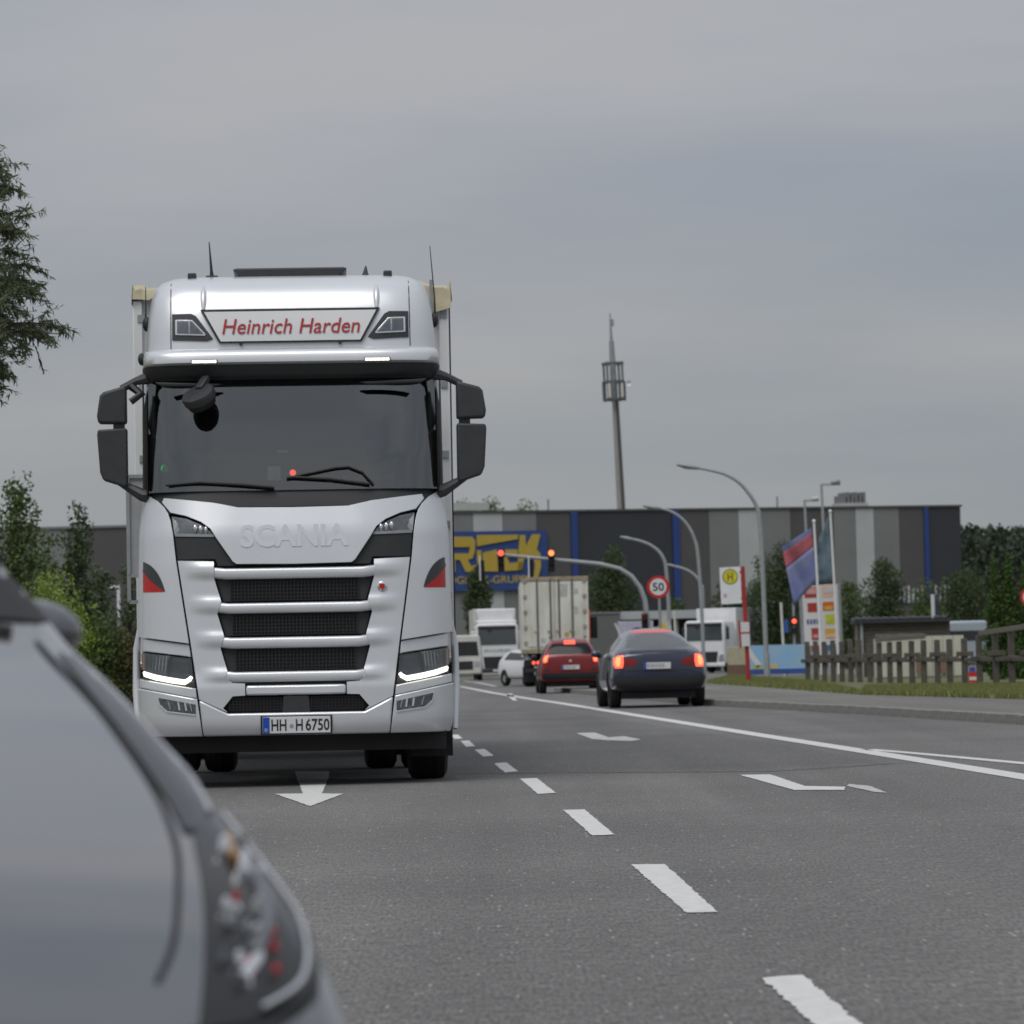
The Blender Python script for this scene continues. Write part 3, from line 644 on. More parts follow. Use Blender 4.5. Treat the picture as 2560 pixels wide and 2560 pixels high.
flat('ground', [(-900, -30), (900, -30), (900, 3000), (-900, 3000)], -.03, GRASSG, kind='structure')
kr = [gp(2560, 1811), gp(2155, 1785), gp(1759, 1763)]
e0 = kr[0] + (kr[0] - kr[1]).normalized() * 14; e1 = Vector((e0.x + 2.2, 2, 0)); e2 = Vector((e1.x, -20, 0))
far = kr[2] + Vector((-.055, 1, 0)) * 45
rightedge = [e2, e1, e0] + kr + [far]
LX = lambda d: -4.6 - .05 * d
road = flat('road', [(LX(-20), -20)] + [(p.x, p.y) for p in rightedge] + [(far.x + 22, far.y + 25), (far.x + 60, 215), (30, 262), (-75, 262), (-60, 232), (LX(200) - 2, 222), (LX(150), 150), (LX(60), 60)], 0, ASPH, kind='structure')
def mk(name, px, worn=False, z=.004):
    pts = [gp(a, b) for a, b in px]; out_ = []
    for p, q in zip(pts, pts[1:] + pts[:1]):                  # slightly ragged paint edges
        k = max(1, int((q - p).length / .05))
        for i in range(k): c = p.lerp(q, i / k); out_.append((c.x + random.gauss(0, .0035), c.y + random.gauss(0, .010)))
    return flat(name, out_, z, MARKW if worn else MARK, road)
for q in ([(2270, 2690), (2390, 2680), (2720, 2990), (2580, 3010)], [(1903, 2447), (2005, 2440), (2235, 2632), (2118, 2640)], [(1578, 2163), (1662, 2162), (1795, 2282), (1715, 2284)], [(1408, 2026), (1462, 2025), (1536, 2088), (1480, 2090)],
          [(1300, 1948), (1342, 1946), (1389, 1983), (1345, 1986)], [(1235, 1909), (1266, 1907), (1295, 1929), (1262, 1932)], [(1186, 1875), (1211, 1873), (1235, 1890), (1208, 1892)], [(1152, 1853), (1172, 1852), (1188, 1866), (1165, 1868)], [(1128, 1838), (1145, 1837), (1157, 1847), (1137, 1848)]):
    mk('lane_dash', q)
def lane(name, px, w, worn=False):
    P_ = [gp(a, b) for a, b in px]; L_, R_ = [], []
    for i, p in enumerate(P_):
        d = (P_[min(i + 1, len(P_) - 1)] - P_[max(0, i - 1)]).normalized(); n_ = Vector((-d.y, d.x, 0)) * w / 2; L_.append(p + n_); R_.append(p - n_)
    flat(name, [(p.x, p.y) for p in L_ + R_[::-1]], .004, MARKW if worn else MARK, road)
lane('lane_line', [(1150, 1716), (1230, 1732), (1310, 1745), (1400, 1758), (1600, 1790), (1900, 1838), (2200, 1885), (2560, 1943), (2900, 2000)], .24)
lane('lane_line', [(2170, 1874), (2300, 1885), (2560, 1909), (2900, 1940)], .16)
lane('lane_line', [(1140, 1700), (1190, 1706), (1240, 1716)], .25, True)
mk('arrow_marking', [(738, 1930), (824, 1930), (820, 1949), (805, 1985), (858, 1986), (776, 2017), (688, 1986), (757, 1985), (743, 1949)], False, .005)
mk('arrow_marking', [(1848, 1938), (1926, 1937), (2012, 1966), (2112, 1968), (2112, 1976), (1985, 1976)])
mk('arrow_head', [(2118, 1966), (2122, 1961), (2175, 1966), (2218, 1983), (2185, 1981), (2150, 1973)], True)
mk('arrow_marking', [(1440, 1833), (1487, 1832), (1522, 1844), (1560, 1841), (1602, 1849), (1580, 1853), (1512, 1851), (1480, 1848)], True)
mk('arrow_marking', [(1264, 1735), (1280, 1734), (1293, 1752), (1282, 1751)])
# newer, darker strip of asphalt across the lanes, with its tar joint
PATCH = asphalt('darker_asphalt', (.133, .131, .128))
pp = [gp(a, b) for a, b in ((560, 1936), (1150, 1935), (1500, 1932), (1928, 1929), (2230, 1910), (2000, 1870), (1700, 1822), (1420, 1780), (1180, 1790), (560, 1800))]
flat('asphalt_patch', [(p.x, p.y) for p in pp], .002, PATCH, road)
TAR = mat('tar_joint', (.03, .03, .03), .5, var=.2)
def seam(px, w=.03):
    P_ = smooth([gp(a, b) for a, b in px], 8)
    flat('tar_joint', [(p.x, p.y + w * (1 + random.random())) for p in P_] + [(p.x, p.y - w) for p in P_[::-1]], .0030, TAR, road)
seam([(1500, 1933), (1800, 1931), (1928, 1929), (2080, 1922), (2230, 1910), (2330, 1906)], .012)
# pavement on the right with a real kerb step, grass verge behind it
pz = .12
inner = [gp(2700, 1757, pz), gp(2560, 1748, pz), gp(2155, 1737, pz), gp(1872, 1714, pz), gp(1765, 1708, pz)]
outer = [e2, e1, e0] + kr + [far]
pave = flat('pavement', [(p.x, p.y) for p in outer] + [(far.x + 3, far.y + 5)] + [(p.x, p.y) for p in inner[::-1]] + [(e1.x + 6, 30), (e1.x + 6, -20)], pz, PAVE, kind='structure')
# kerb stones, one metre each, 4 cm proud of the pavement edge towards the road
pl = [e0, kr[0], kr[1], kr[2], far]
stone = None
for a, b in zip(pl, pl[1:]):
    n_ = int((b - a).length); d = (b - a).normalized()
    for k in range(n_):
        p = a + (b - a) * (k + .5) / n_
        if stone is None:
            stone = MB().box(-.49, .49, -.075, .075, -.02, .128).mesh('kerb_stone'); so_ = link('kerb_stone', stone, KERBM, pave, 30, .012)
        else: so_ = link('kerb_stone', stone, KERBM, pave, 0, .012)
        so_.location = (p.x, p.y, random.uniform(-.004, .004)); so_.rotation_euler = (0, 0, math.atan2(d.y, d.x) + random.uniform(-.004, .004))
verge_pts = [(p.x, p.y) for p in inner[::-1]]
verge = flat('verge', verge_pts + [(e1.x + 6.02, 30), (120, 30), (120, 160), (inner[-1].x + 4, 165)], pz + .006, GRASSG, kind='structure')
GRASSM = leafmat('grass_blades', (.085, .115, .024), (.25, .26, .085))
def grass(name, pts, n, h, label, z):
    """pts: quad corners a,b,c,d -> blades scattered over it"""
    a, b, c, d = [np.array(p[:2]) for p in pts]
    u = rng.random(n)[:, None]; v = rng.random(n)[:, None]
    P_ = (a * (1 - u) + b * u) * (1 - v) + (d * (1 - u) + c * u) * v
    ang = rng.random(n) * 6.283; hh = h * (.5 + rng.random(n) * .9); w = .012 + rng.random(n) * .014
    lean = rng.normal(0, .35, (n, 2)) * hh[:, None]
    V = np.zeros((n, 3, 3)); V[:, 0, :2] = P_ + np.stack([np.cos(ang), np.sin(ang)], 1) * w[:, None]; V[:, 1, :2] = P_ - np.stack([np.cos(ang), np.sin(ang)], 1) * w[:, None]
    V[:, 2, :2] = P_ + lean; V[:, 0, 2] = z; V[:, 1, 2] = z; V[:, 2, 2] = z + hh
    me = bpy.data.meshes.new(name); me.from_pydata(V.reshape(-1, 3).tolist(), [], np.arange(n * 3).reshape(-1, 3).tolist())
    props(link(name, me, GRASSM, None, 0), label, 'grass', kind='stuff')
iv = inner
grass('grass', [iv[1], iv[2], iv[2] + Vector((1.5, 16, 0)), iv[1] + Vector((6, 22, 0))], 45000, .09, 'rough green grass on the verge along the wooden fence', pz)
grass('grass', [iv[2], iv[4], iv[4] + Vector((3, 40, 0)), iv[2] + Vector((1.5, 30, 0))], 45000, .10, 'green grass on the verge around the bus stop pole', pz)
grass('grass', [(LX(45) - .2, 45), (LX(230) - .2, 230), (LX(230) - 8, 235), (LX(45) - 6, 45)], 60000, .16, 'grass strip along the left edge of the road', -.03)
# ------------------------------------------------------------------ vehicles in the queue and beyond
def conform(poly, bvh, off, step=.04, axis='y', sign=-1, mx=False):
    """Outline laid on a body by casting rays along one axis (from outside)."""
    if axis == 'y':
        def yf(x, z):
            h = bvh.ray_cast(Vector((x, sign * 9, z)), Vector((0, -sign, 0)))
            k = 1.0
            while h[0] is None and k > .5:
                k -= .03; h = bvh.ray_cast(Vector((x * k, sign * 9, z)), Vector((0, -sign, 0)))
            return h[0].y if h[0] else 0
        return panel(poly, yf, off if sign < 0 else -off, 0, step, mx)
def side_glass(poly, bv, parent, name='side_window', material=None, off=.006):
    """Outline (y,z) laid on both flanks of a body."""
    for s in (-1, 1):
        def xf(y, z):
            h = bv.ray_cast(Vector((s * 3, y, z)), Vector((-s, 0, 0))); return h[0].x if h[0] else s * .6
        me = panel(poly, lambda a, b: 0.0, 0, 0, .12)
        for v in me.vertices:
            y, z = v.co.x, v.co.z; v.co = (xf(y, z) + s * off, y, z)
        if s > 0: me.flip_normals()
        link(name, me, material or DARKGL, parent, 60)
def car_body(name, st, paint, parent, arches=(), sub=2):
    """st: stations (y, zlow, wlow, zmid, wmid, zbelt, wbelt, ztop, wtop)"""
    rings = []
    for (y, zl, wl, zm, wm, zb, wb, zt, wt) in st:
        hp = [(0, zl), (wl, zl), (wm * .99, zl + (zm - zl) * .35), (wm, zm), (wb, zb), (wb * .55 + wt * .45, zb + (zt - zb) * .5), (wt, zt - .02), (wt * .5, zt + .012), (0, zt + .016)]
        full = [(x, z) for x, z in hp] + [(-x, z) for x, z in hp[::-1][1:-1]]
        rings.append([(x, y, z) for x, z in full])
    b = MB(); b.loft(rings, True); o = b.build(name, paint, parent, 180)
    md = o.modifiers.new('sub', 'SUBSURF'); md.levels = sub; md.render_levels = sub
    cut = []
    for (y, r) in arches:
        for s in (-1, 1):
            c = MB().cyl((s * .55, y, r * .95), (s * 1.3, y, r * .95), r * 1.13, n=28).build('cutter', None, parent, 0); cut.append(c)
            bo = o.modifiers.new('arch', 'BOOLEAN'); bo.object = c; bo.operation = 'DIFFERENCE'; bo.solver = 'EXACT'
    bpy.context.view_layer.update(); dg = bpy.context.evaluated_depsgraph_get()
    me = bpy.data.meshes.new_from_object(o.evaluated_get(dg)); o.modifiers.clear()
    old = o.data; o.data = me; bpy.data.meshes.remove(old)
    if not me.materials: me.materials.append(paint)
    for c in cut: bpy.data.objects.remove(c)
    while len(me.materials) > 1: me.materials.pop()
    me.polygons.foreach_set('material_index', [0] * len(me.polygons)); me.polygons.foreach_set('use_smooth', [True] * len(me.polygons)); me.set_sharp_from_angle(angle=R(45))
    bm = bmesh.new(); bm.from_mesh(me); bv = BVHTree.FromBMesh(bm); bm.free()
    return o, bv
def stick(name, poly, bv, material, parent, off=.006, step=.04, both=False, sign=-1):
    o = link(name, conform(poly, bv, off, step, sign=sign), material, parent, 60)
    if both: link(name, conform(poly, bv, off, step, mx=True, sign=sign), material, parent, 60)
    return o
def plate(parent, bv, x0, x1, z0, z1, sign=-1):
    h = bv.ray_cast(Vector(((x0 + x1) / 2, sign * 9, (z0 + z1) / 2)), Vector((0, -sign, 0)))[0].y
    y0 = h + sign * .03
    p = MB().box(x0, x1, min(y0, h), max(y0, h), z0, z1).build('number_plate', PLATEW, parent, 0)
    MB().box(x0, x0 + .045, y0 - .004, y0 - .0005, z0, z1).build('country_band', PLATEB, p, 0)
    g = MB(); x = x0 + .07
    for w in (.03, .022, .034, .03, .02, .03, .03):
        if x + w > x1 - .02: break
        g.box(x, x + w * .45, y0 - .003, y0 - .0005, z0 + .02, z1 - .02); g.box(x, x + w, y0 - .003, y0 - .0005, z0 + .05, z0 + .062); x += w + .022
    g.build('blurred_characters', mat('faint_ink', (.14, .14, .15), .5), p, 0); return p
HEADING = .055
# --- grey-blue saloon
SLATE = mat('slate_blue_paint', (.034, .044, .078), .13, .35, .9, var=.04, scale=3)
sp = gp(1651, 1769); sal = thing('saloon_car', (sp.x, sp.y, 0), 'dark slate-blue fastback car braking, nearest of the cars driving away', 'car', rz=HEADING)
st = [(0.0, .50, .58, .66, .80, .88, .76, .95, .56), (.05, .34, .74, .62, .895, .97, .83, 1.05, .63), (.30, .27, .80, .60, .95, 1.03, .87, 1.13, .64), (.75, .22, .80, .60, .96, 1.04, .865, 1.26, .58), (1.4, .2, .8, .6, .95, 1.02, .855, 1.415, .52),
      (2.1, .2, .8, .6, .94, 1.0, .85, 1.49, .49), (2.7, .2, .8, .6, .93, .96, .85, 1.45, .49), (3.25, .2, .8, .6, .93, .95, .87, 1.23, .60), (3.75, .2, .8, .58, .925, .92, .86, 1.0, .66), (4.3, .24, .78, .55, .9, .82, .82, .86, .60), (4.62, .3, .68, .5, .82, .7, .74, .74, .5), (4.70, .4, .5, .5, .6, .6, .55, .64, .4)]
sal.scale = (1, 1, 1.045)
body, bv = car_body('body', st, SLATE, sal, [(.85, .34), (3.7, .34)])
stick('rear_window', [(-.62, 1.12), (.62, 1.12), (.52, 1.33), (.44, 1.425), (-.44, 1.425), (-.52, 1.33)], bv, mat('rear_glass', (.03, .036, .042), .08, var=.1, spec=.9), sal, .004)
stick('high_brake_light', [(-.42, 1.40), (.42, 1.40), (.34, 1.46), (.2, 1.482), (-.2, 1.482), (-.34, 1.46)], bv, mat('glow_red', (.4, .05, .05), .3, emit=(1, .16, .14), estr=.3), sal, .010)  # brake light with its glow on the glass, put in as one emissive band
stick('tail_light', [(.70, .985), (.80, .975), (.86, .93), (.875, .82), (.85, .745), (.71, .75), (.69, .86)], bv, REDL, sal, .008, .03, True)
stick('brake_light', [(.75, .96), (.82, .95), (.85, .86), (.83, .78), (.77, .78), (.75, .86)], bv, REDH, sal, .013, .03, True)
stick('tail_lens', [(.42, .89), (.68, .96), (.68, .76), (.45, .79)], bv, REDDIM, sal, .006, .04, True)
plate(sal, bv, -.30, .22, .72, .84)
stick('diffuser', [(-.80, .33), (.80, .33), (.88, .50), (.84, .585), (-.84, .585), (-.88, .50)], bv, DARKP, sal, .01, .05)
for pts_ in ([(-.70, .72), (-.66, .86), (-.60, .97)], [(.70, .72), (.66, .86), (.60, .97)], [(-.70, .70), (-.3, .685), (0, .68), (.3, .685), (.70, .70)]):
    MB().tube([(x, bv.ray_cast(Vector((x, -9, z)), Vector((0, 1, 0)))[0].y - .001, z) for x, z in pts_], .006, 6).build('boot_gap', BLACK, sal, 60)
stick('lid_seam', [(-.58, 1.0), (.58, 1.0), (.56, 1.06), (-.56, 1.06)], bv, mat('lid_dark_band', (.025, .028, .036), .3, .3, .5), sal, .006)  # darker band across the boot lid
for s in (-1, 1):
    for y in (.85, 3.7): wheel(sal, s * .815, y, .335, .235, STEEL, tread=False)
    MB().ell((s * 1.0, 3.0, 1.02), (.10, .06, .07)).build('wing_mirror', SLATE, sal, 60)
side_glass([(.95, 1.08), (3.2, 1.02), (2.9, 1.20), (2.4, 1.33), (1.7, 1.33), (1.2, 1.22)], bv, sal)
MB().box(-.72, .72, .3, 4.3, .17, .30).build('underbody', BLACK, sal, 0)
# --- red small SUV
REDP = mat('red_paint', (.20, .012, .016), .3, .15, .6, var=.05, scale=3)
rp = gp(1428, 1733); suv = thing('compact_suv', (rp.x, rp.y, 0), 'red compact car braking close behind the white container trailer', 'car', rz=.03)
st = [(0.0, .56, .62, .70, .80, .98, .74, 1.06, .62), (.05, .40, .74, .66, .87, 1.03, .79, 1.12, .66), (.18, .32, .80, .64, .90, 1.06, .81, 1.38, .60), (.40, .28, .80, .62, .905, 1.05, .82, 1.57, .56), (1.0, .25, .8, .6, .905, 1.02, .83, 1.62, .56), (2.0, .25, .8, .6, .9, .98, .83, 1.60, .56), (2.6, .25, .8, .6, .9, .97, .83, 1.38, .58), (3.1, .25, .8, .6, .9, .96, .82, 1.06, .64), (3.8, .28, .78, .6, .88, .88, .78, .93, .6), (4.1, .34, .66, .56, .8, .72, .72, .78, .5), (4.18, .45, .5, .55, .6, .62, .55, .66, .4)]
body, bv = car_body('body', st, REDP, suv, [(.75, .34), (3.3, .34)])
stick('rear_window', [(-.66, 1.14), (.66, 1.14), (.58, 1.34), (.50, 1.46), (-.50, 1.46), (-.58, 1.34)], bv, DARKGL2, suv, .006)
stick('high_brake_light', [(-.17, 1.43), (.17, 1.43), (.16, 1.55), (-.16, 1.55)], bv, mat('glow_red_strong', (.5, .05, .03), .3, emit=(1, .12, .06), estr=1.2), suv, .02)
stick('tail_light', [(.64, 1.12), (.74, 1.11), (.80, .98), (.78, .90), (.68, .92)], bv, REDL, suv, .01, .03, True)
stick('brake_light', [(.68, 1.09), (.73, 1.08), (.77, .98), (.75, .93), (.70, .96)], bv, REDH, suv, .016, .03, True)
plate(suv, bv, -.26, .26, .70, .82)
stick('lower_cladding', [(-.78, .40), (.78, .40), (.84, .50), (.80, .60), (-.80, .60), (-.84, .50)], bv, DARKP, suv, .012, .05)
for pts_ in ([(-.66, .66), (-.64, .85), (-.60, 1.08)], [(.66, .66), (.64, .85), (.60, 1.08)], [(-.66, .66), (0, .645), (.66, .66)]):
    MB().tube([(x, bv.ray_cast(Vector((x, -9, z)), Vector((0, 1, 0)))[0].y - .001, z) for x, z in pts_], .006, 6).build('tailgate_gap', BLACK, suv, 60)
stick('badge', [(-.045, .92), (.045, .92), (.03, .98), (-.03, .98)], bv, CHROME, suv, .01, .05)
stick('fog_reflector', [(.62, .66), (.76, .67), (.77, .74), (.64, .73)], bv, DARKP, suv, .012, .03, True)
for s in (-1, 1):
    for y in (.75, 3.3): wheel(suv, s * .80, y, .335, .22, STEEL, tread=False)
    MB().ell((s * .97, 2.75, 1.08), (.10, .06, .08)).build('wing_mirror', DARKP, suv, 60)
    MB().tube([(s * .50, .6, 1.64), (s * .52, 1.2, 1.66), (s * .52, 2.2, 1.63)], .02, 6).build('roof_rail', DARKP, suv, 40)
side_glass([(.45, 1.12), (2.75, 1.06), (2.45, 1.32), (2.2, 1.43), (.7, 1.44)], bv, suv)
MB().box(-.7, .7, .3, 3.9, .2, .36).build('underbody', BLACK, suv, 0)
# --- container trailer with its orange tractor
cp = foot(1392, 151); con = thing('container_lorry', (cp.x, cp.y, 0), 'white corrugated container on a lorry seen from behind, waiting at the lights', 'lorry', rz=.004)
CW = 1.27; CZ0, CZ1 = 1.25, 4.12
RUSTW = mat('container_paint', (.66, .66, .61), .55, var=.08, scale=2.5, alt=(.56, .55, .47), stretch=(1, 1, .3), bump=.05)
RUST = mat('rusty_frame', (.33, .27, .18), .75, var=.3, scale=5)
cb = MB().box(-CW + .05, CW - .05, .06, 12.1, CZ0 + .04, CZ1 - .04).build('container_box', RUSTW, con, 0)
for s in (-1, 1):
    MB().box(s * (CW - .06) - .06, s * (CW - .06) + .06, 0, .14, CZ0, CZ1).build('corner_post', RUSTW, con, 30, .01)
    for z in (CZ0 - .01, CZ1 - .16): MB().box(s * (CW - .07) - .09, s * (CW - .07) + .09, -.02, .15, z, z + .17).build('corner_casting', RUST, con, 30, .01)
    for k in range(28): MB().box(s * CW - .028, s * CW + .0, .25 + k * .42, .45 + k * .42, CZ0 + .15, CZ1 - .15).build('side_corrugation', RUSTW, con, 0)
    d = MB().box(min(s * .015, s * (CW - .13)), max(s * .015, s * (CW - .13)), .02, .055, CZ0 + .16, CZ1 - .15).build('door', RUSTW, con, 0)
    for xa, xb in ((.05, .13), (.20, .62), (.70, CW - .20)):
        MB().box(min(s * xa, s * xb), max(s * xa, s * xb), -.006, .0195, CZ0 + .24, CZ1 - .22).build('door_panel', RUSTW, d, 30, .012)
    for x in (.16, .66):
        MB().cyl((s * x, -.02, CZ0 + .05), (s * x, -.02, CZ1 - .06), .028, n=8).build('locking_rod', mat('galv_dark', (.16, .16, .15), .5, .4), d, 40)
        MB().box(s * x - .14, s * x + .02, -.05, -.03, 2.05, 2.10).build('rod_handle', RUST, d, 0)
    for k in range(5): MB().box(s * (CW - .15) - .07, s * (CW - .15) + .07, -.03, .0, 1.6 + k * .58, 1.72 + k * .58).build('hinge', mat('hinge_grey', (.30, .29, .24), .6), d, 0)
MB().box(-CW, CW, -.01, .13, CZ1 - .14, CZ1 + .01).build('door_header', RUST, con, 30, .01)
MB().box(-CW, CW, -.01, .13, CZ0, CZ0 + .15).build('door_sill', RUST, con, 30, .01)
MB().cyl((.42, -.026, 1.95), (.42, -.005, 1.95), .085, n=16).build('yellow_plate', mat('yellow_sticker', lin(190, 150, 30), .6), con, 0)
MB().box(.62, .82, -.006, .0, 1.86, 2.06).build('label_plate', mat('olive_label', (.22, .21, .13), .6), con, 0)
for x, z, w, h in ((.35, 3.35, .28, .5), (.75, 3.45, .3, .22), (-.45, 1.62, .2, .2), (.75, 2.7, .25, .3)):
    MB().box(x - w / 2, x + w / 2, -.0075, -.0035, z, z + h).build('faded_print', mat('faded_grey', (.44, .45, .43), .6, var=.2, scale=9), con, 0)
MB().box(-.5, .5, .2, 12, .75, 1.2).build('trailer_frame', BLACK, con, 0)
MB().box(-1.2, 1.2, .1, .2, .55, .70).build('underrun_bar', DARKP, con, 0)
for s in (-1, 1):
    t = MB().box(s * .93 - .26, s * .93 + .26, .05, .12, .78, 1.02).build('light_cluster', BLACK, con, 30)
    for dx in (-.17, 0.0): MB().lathe([(0, .06), (-.015, .05), (-.02, .002)], (s * .93 + dx * s + (.08 if s < 0 else -.08), .05, .90), 'y', 16).build('brake_lamp', REDL, t, 40)
    for y in (1.2, 2.5, 3.8): wheel(con, s * 1.02, y, .49, .385, STEEL, n=20, tread=False)
    MB().box(s * 1.05 - .22, s * 1.05 + .22, .45, .48, .18, .75).build('mud_flap', BLACK, con, 0)
ORANGE = mat('orange_paint', lin(205, 80, 25), .4, var=.06)
oc = MB().box(-1.15, 1.62, 13.0, 15.0, .9, 3.05).build('tractor_cab', ORANGE, con, 30, .08)
MB().box(1.62, 1.92, 13.5, 13.7, 1.85, 2.75).build('cab_mirror', BLACK, oc, 30, .04)
for s in (-1, 1): wheel(con, s * 1.05, 14.2, .5, .32, STEEL, n=20, tread=False)
# --- distant lorries facing us
def far_lorry(px, d, label, w=2.5, top=4.0, rz=0.0, fair=True, writing=True):
    p = foot(px, d); t = thing('box_lorry', (p.x, p.y, 0), label, 'lorry', 'white lorries facing us', rz=rz); h = w / 2
    MB().prism([(-h, .55), (h, .55), (h, 2.95), (h - .12, 3.15), (-h + .12, 3.15), (-h, 2.95)], .02, 2.2).build('cab', WHITE, t, 40, .10, 3)
    MB().prism([(-h + .12, 1.95), (h - .12, 1.95), (h - .16, 2.85), (-h + .16, 2.85)], -.02, .04).build('windscreen', mat('lorry_glass', (.06, .075, .08), .06, var=.1, spec=.9), t, 30, .02)
    MB().box(-h + .14, h - .14, -.06, .10, 2.82, 3.0).build('sun_visor', DARKP, t, 30, .04)
    g = MB().prism([(-h * .60, .62), (h * .60, .62), (h * .66, 1.28), (-h * .66, 1.28)], -.015, .06).build('grille', DARKP, t, 30, .01)
    for k in range(4): MB().box(-h * .6, h * .6, -.03, -.012, .70 + k * .15, .76 + k * .15).build('grille_bar', GREYP, g, 0)
    MB().box(-h + .02, h - .02, -.05, .2, .38, .62).build('bumper', GREYP if fair else WHITE, t, 30, .05)
    pl_ = MB().box(-.27, .27, -.065, -.052, .44, .56).build('number_plate', PLATEW, t, 0)
    for s in (-1, 1):
        hl = MB().prism([(s * (h - .06), .66), (s * (h - .06), 1.18), (s * (h - .34), 1.05), (s * (h - .40), .70)], -.03, .10).build('headlight', CHROME, t, 30, .02)
        if s < 0 and fair: MB().box(s * (h - .17) - .05, s * (h - .17) + .05, -.045, -.031, .82, 1.08).build('lit_lamp', DRL, hl, 0)
        MB().box(s * (h + .14) - .09, s * (h + .14) + .09, .2, .34, 2.0, 2.75).build('mirror', WHITE if fair else DARKP, t, 30, .04)
        MB().tube([(s * (h - .05), .3, 2.85), (s * (h + .14), .27, 2.78)], .03, 6).build('mirror_arm', DARKP, t, 40)
        for y in (1.2, 4.8): wheel(t, s * (h - .18), y, .48, .32, STEEL, n=20, tread=False)
    MB().cyl((-h * .35, -.05, 2.72), (-h * .35, .0, 2.80), .10, n=12).build('kerb_mirror', BLACK, t, 40)
    if fair:
        MB().prism([(-h + .2, 3.12), (h - .2, 3.12), (h - .12, 3.55), (h - .1, top - .02), (-h + .1, top - .02), (-h + .12, 3.55)], .7, 2.1).build('roof_deflector', WHITE, t, 30, .08)
        MB().box(-h + .06, h - .06, .35, 2.2, 3.13, 3.32).build('roof_step', WHITE, t, 30, .06)
    if writing: MB().box(-.75, .75, -.004, .018, 1.58, 1.72).build('faded_lettering', mat('grey_print', (.52, .53, .52), .6, var=.35, scale=14, stretch=(1, 1, .2)), t, 0)
    MB().box(-h, h, 2.5, 9.0, 1.1, top).build('cargo_box', WHITE if not fair else OFFWHITE, t, 30, .03)
    MB().box(-.45, .45, .6, 8.8, .6, 1.1).build('chassis', BLACK, t, 0); return t
far_lorry(1245, 225, 'white lorry with roof deflector oncoming beside the white container', w=2.4, top=4.0, rz=.05)
far_lorry(1763, 240, 'white box lorry standing behind the street lamps right of the dark car', w=2.5, top=3.9, rz=-.35, fair=False, writing=False)
# --- white car half hidden by the container
wp = gp(1290, 1714); wc = thing('hatchback_car', (wp.x, wp.y, 0), 'white car turning, half hidden behind the container lorry', 'car', rz=R(205))
WPA = mat('white_car_paint', (.70, .71, .72), .3, .0, .5, var=.03)
st = [(0.0, .5, .6, .66, .76, .92, .72, 1.0, .6), (.06, .36, .72, .62, .85, 1.0, .78, 1.1, .62), (.4, .28, .78, .6, .88, 1.0, .8, 1.42, .56), (1.2, .25, .78, .6, .88, .97, .8, 1.46, .55), (2.1, .25, .78, .6, .88, .95, .8, 1.38, .56), (2.8, .25, .78, .6, .88, .94, .8, 1.02, .62), (3.6, .28, .76, .58, .86, .86, .76, .9, .58), (3.95, .34, .64, .52, .76, .7, .68, .74, .48), (4.02, .42, .5, .5, .58, .6, .52, .64, .4)]
body, bv = car_body('body', st, WPA, wc, [(.75, .32), (3.2, .32)], 2)
stick('windscreen', [(-.6, 1.0), (.6, 1.0), (.5, 1.34), (-.5, 1.34)], bv, DARKGL, wc, .006, sign=1)
stick('headlight', [(.45, .68), (.68, .70), (.66, .80), (.5, .78)], bv, CHROME, wc, .008, .04, True, sign=1)
stick('grille', [(-.4, .5), (.4, .5), (.42, .62), (-.42, .62)], bv, DARKP, wc, .008, .04, sign=1)
for s in (-1, 1):
    for y in (.75, 3.2): wheel(wc, s * .79, y, .315, .21, STEEL, n=20, tread=False)
side_glass([(.6, 1.04), (2.6, 1.0), (2.1, 1.28), (.8, 1.34)], bv, wc)
# --- pale van at the kerb beside the truck, far left of the lorry
vp = foot(1160, 215); vn = thing('delivery_van', (vp.x, vp.y, 0), 'pale delivery van far away between the silver truck and the white lorry', 'van')
MB().prism([(-.95, .35), (.95, .35), (.98, 1.4), (.85, 2.45), (-.85, 2.45), (-.98, 1.4)], 0, 5.2).build('body', OFFWHITE, vn, 30, .08, 3)
MB().prism([(-.82, 1.35), (.82, 1.35), (.74, 2.1), (-.74, 2.1)], -.02, .03).build('windscreen', DARKGL, vn, 30)
MB().box(-.5, .5, -.03, .03, .6, 1.05).build('grille', DARKP, vn, 30)
for s in (-1, 1):
    MB().box(s * .72 - .14, s * .72 + .14, -.03, .03, .8, 1.05).build('headlight', CHROME, vn, 30)
    for y in (.9, 4.2): wheel(vn, s * .85, y, .34, .22, STEEL, n=18, tread=False)
# --- silver-blue van behind the cream fence panels on the right
sp2 = foot(2425, 152, .1); sv = thing('parked_van', (sp2.x, sp2.y, .1), 'pale blue-grey van parked behind the fence left of the tall conifers', 'van', rz=.2)
PB = mat('pale_blue_paint', (.36, .42, .48), .35, .2, .4, var=.04)
MB().prism([(-1.05, .35), (1.05, .35), (1.05, 1.25), (.95, 2.0), (-.95, 2.0), (-1.05, 1.25)], 0, 4.6).build('body', PB, sv, 30, .10, 3)
MB().prism([(-.88, 1.25), (.88, 1.25), (.82, 1.62), (-.82, 1.62)], -.02, .02).build('rear_window', DARKGL, sv, 30)
for s in (-1, 1):
    MB().box(s * .95 - .06, s * .95 + .06, -.02, .02, .8, 1.15).build('tail_light', REDDIM, sv, 0)
    for y in (.8, 3.6): wheel(sv, s * .9, y, .33, .2, STEEL, n=18, tread=False)
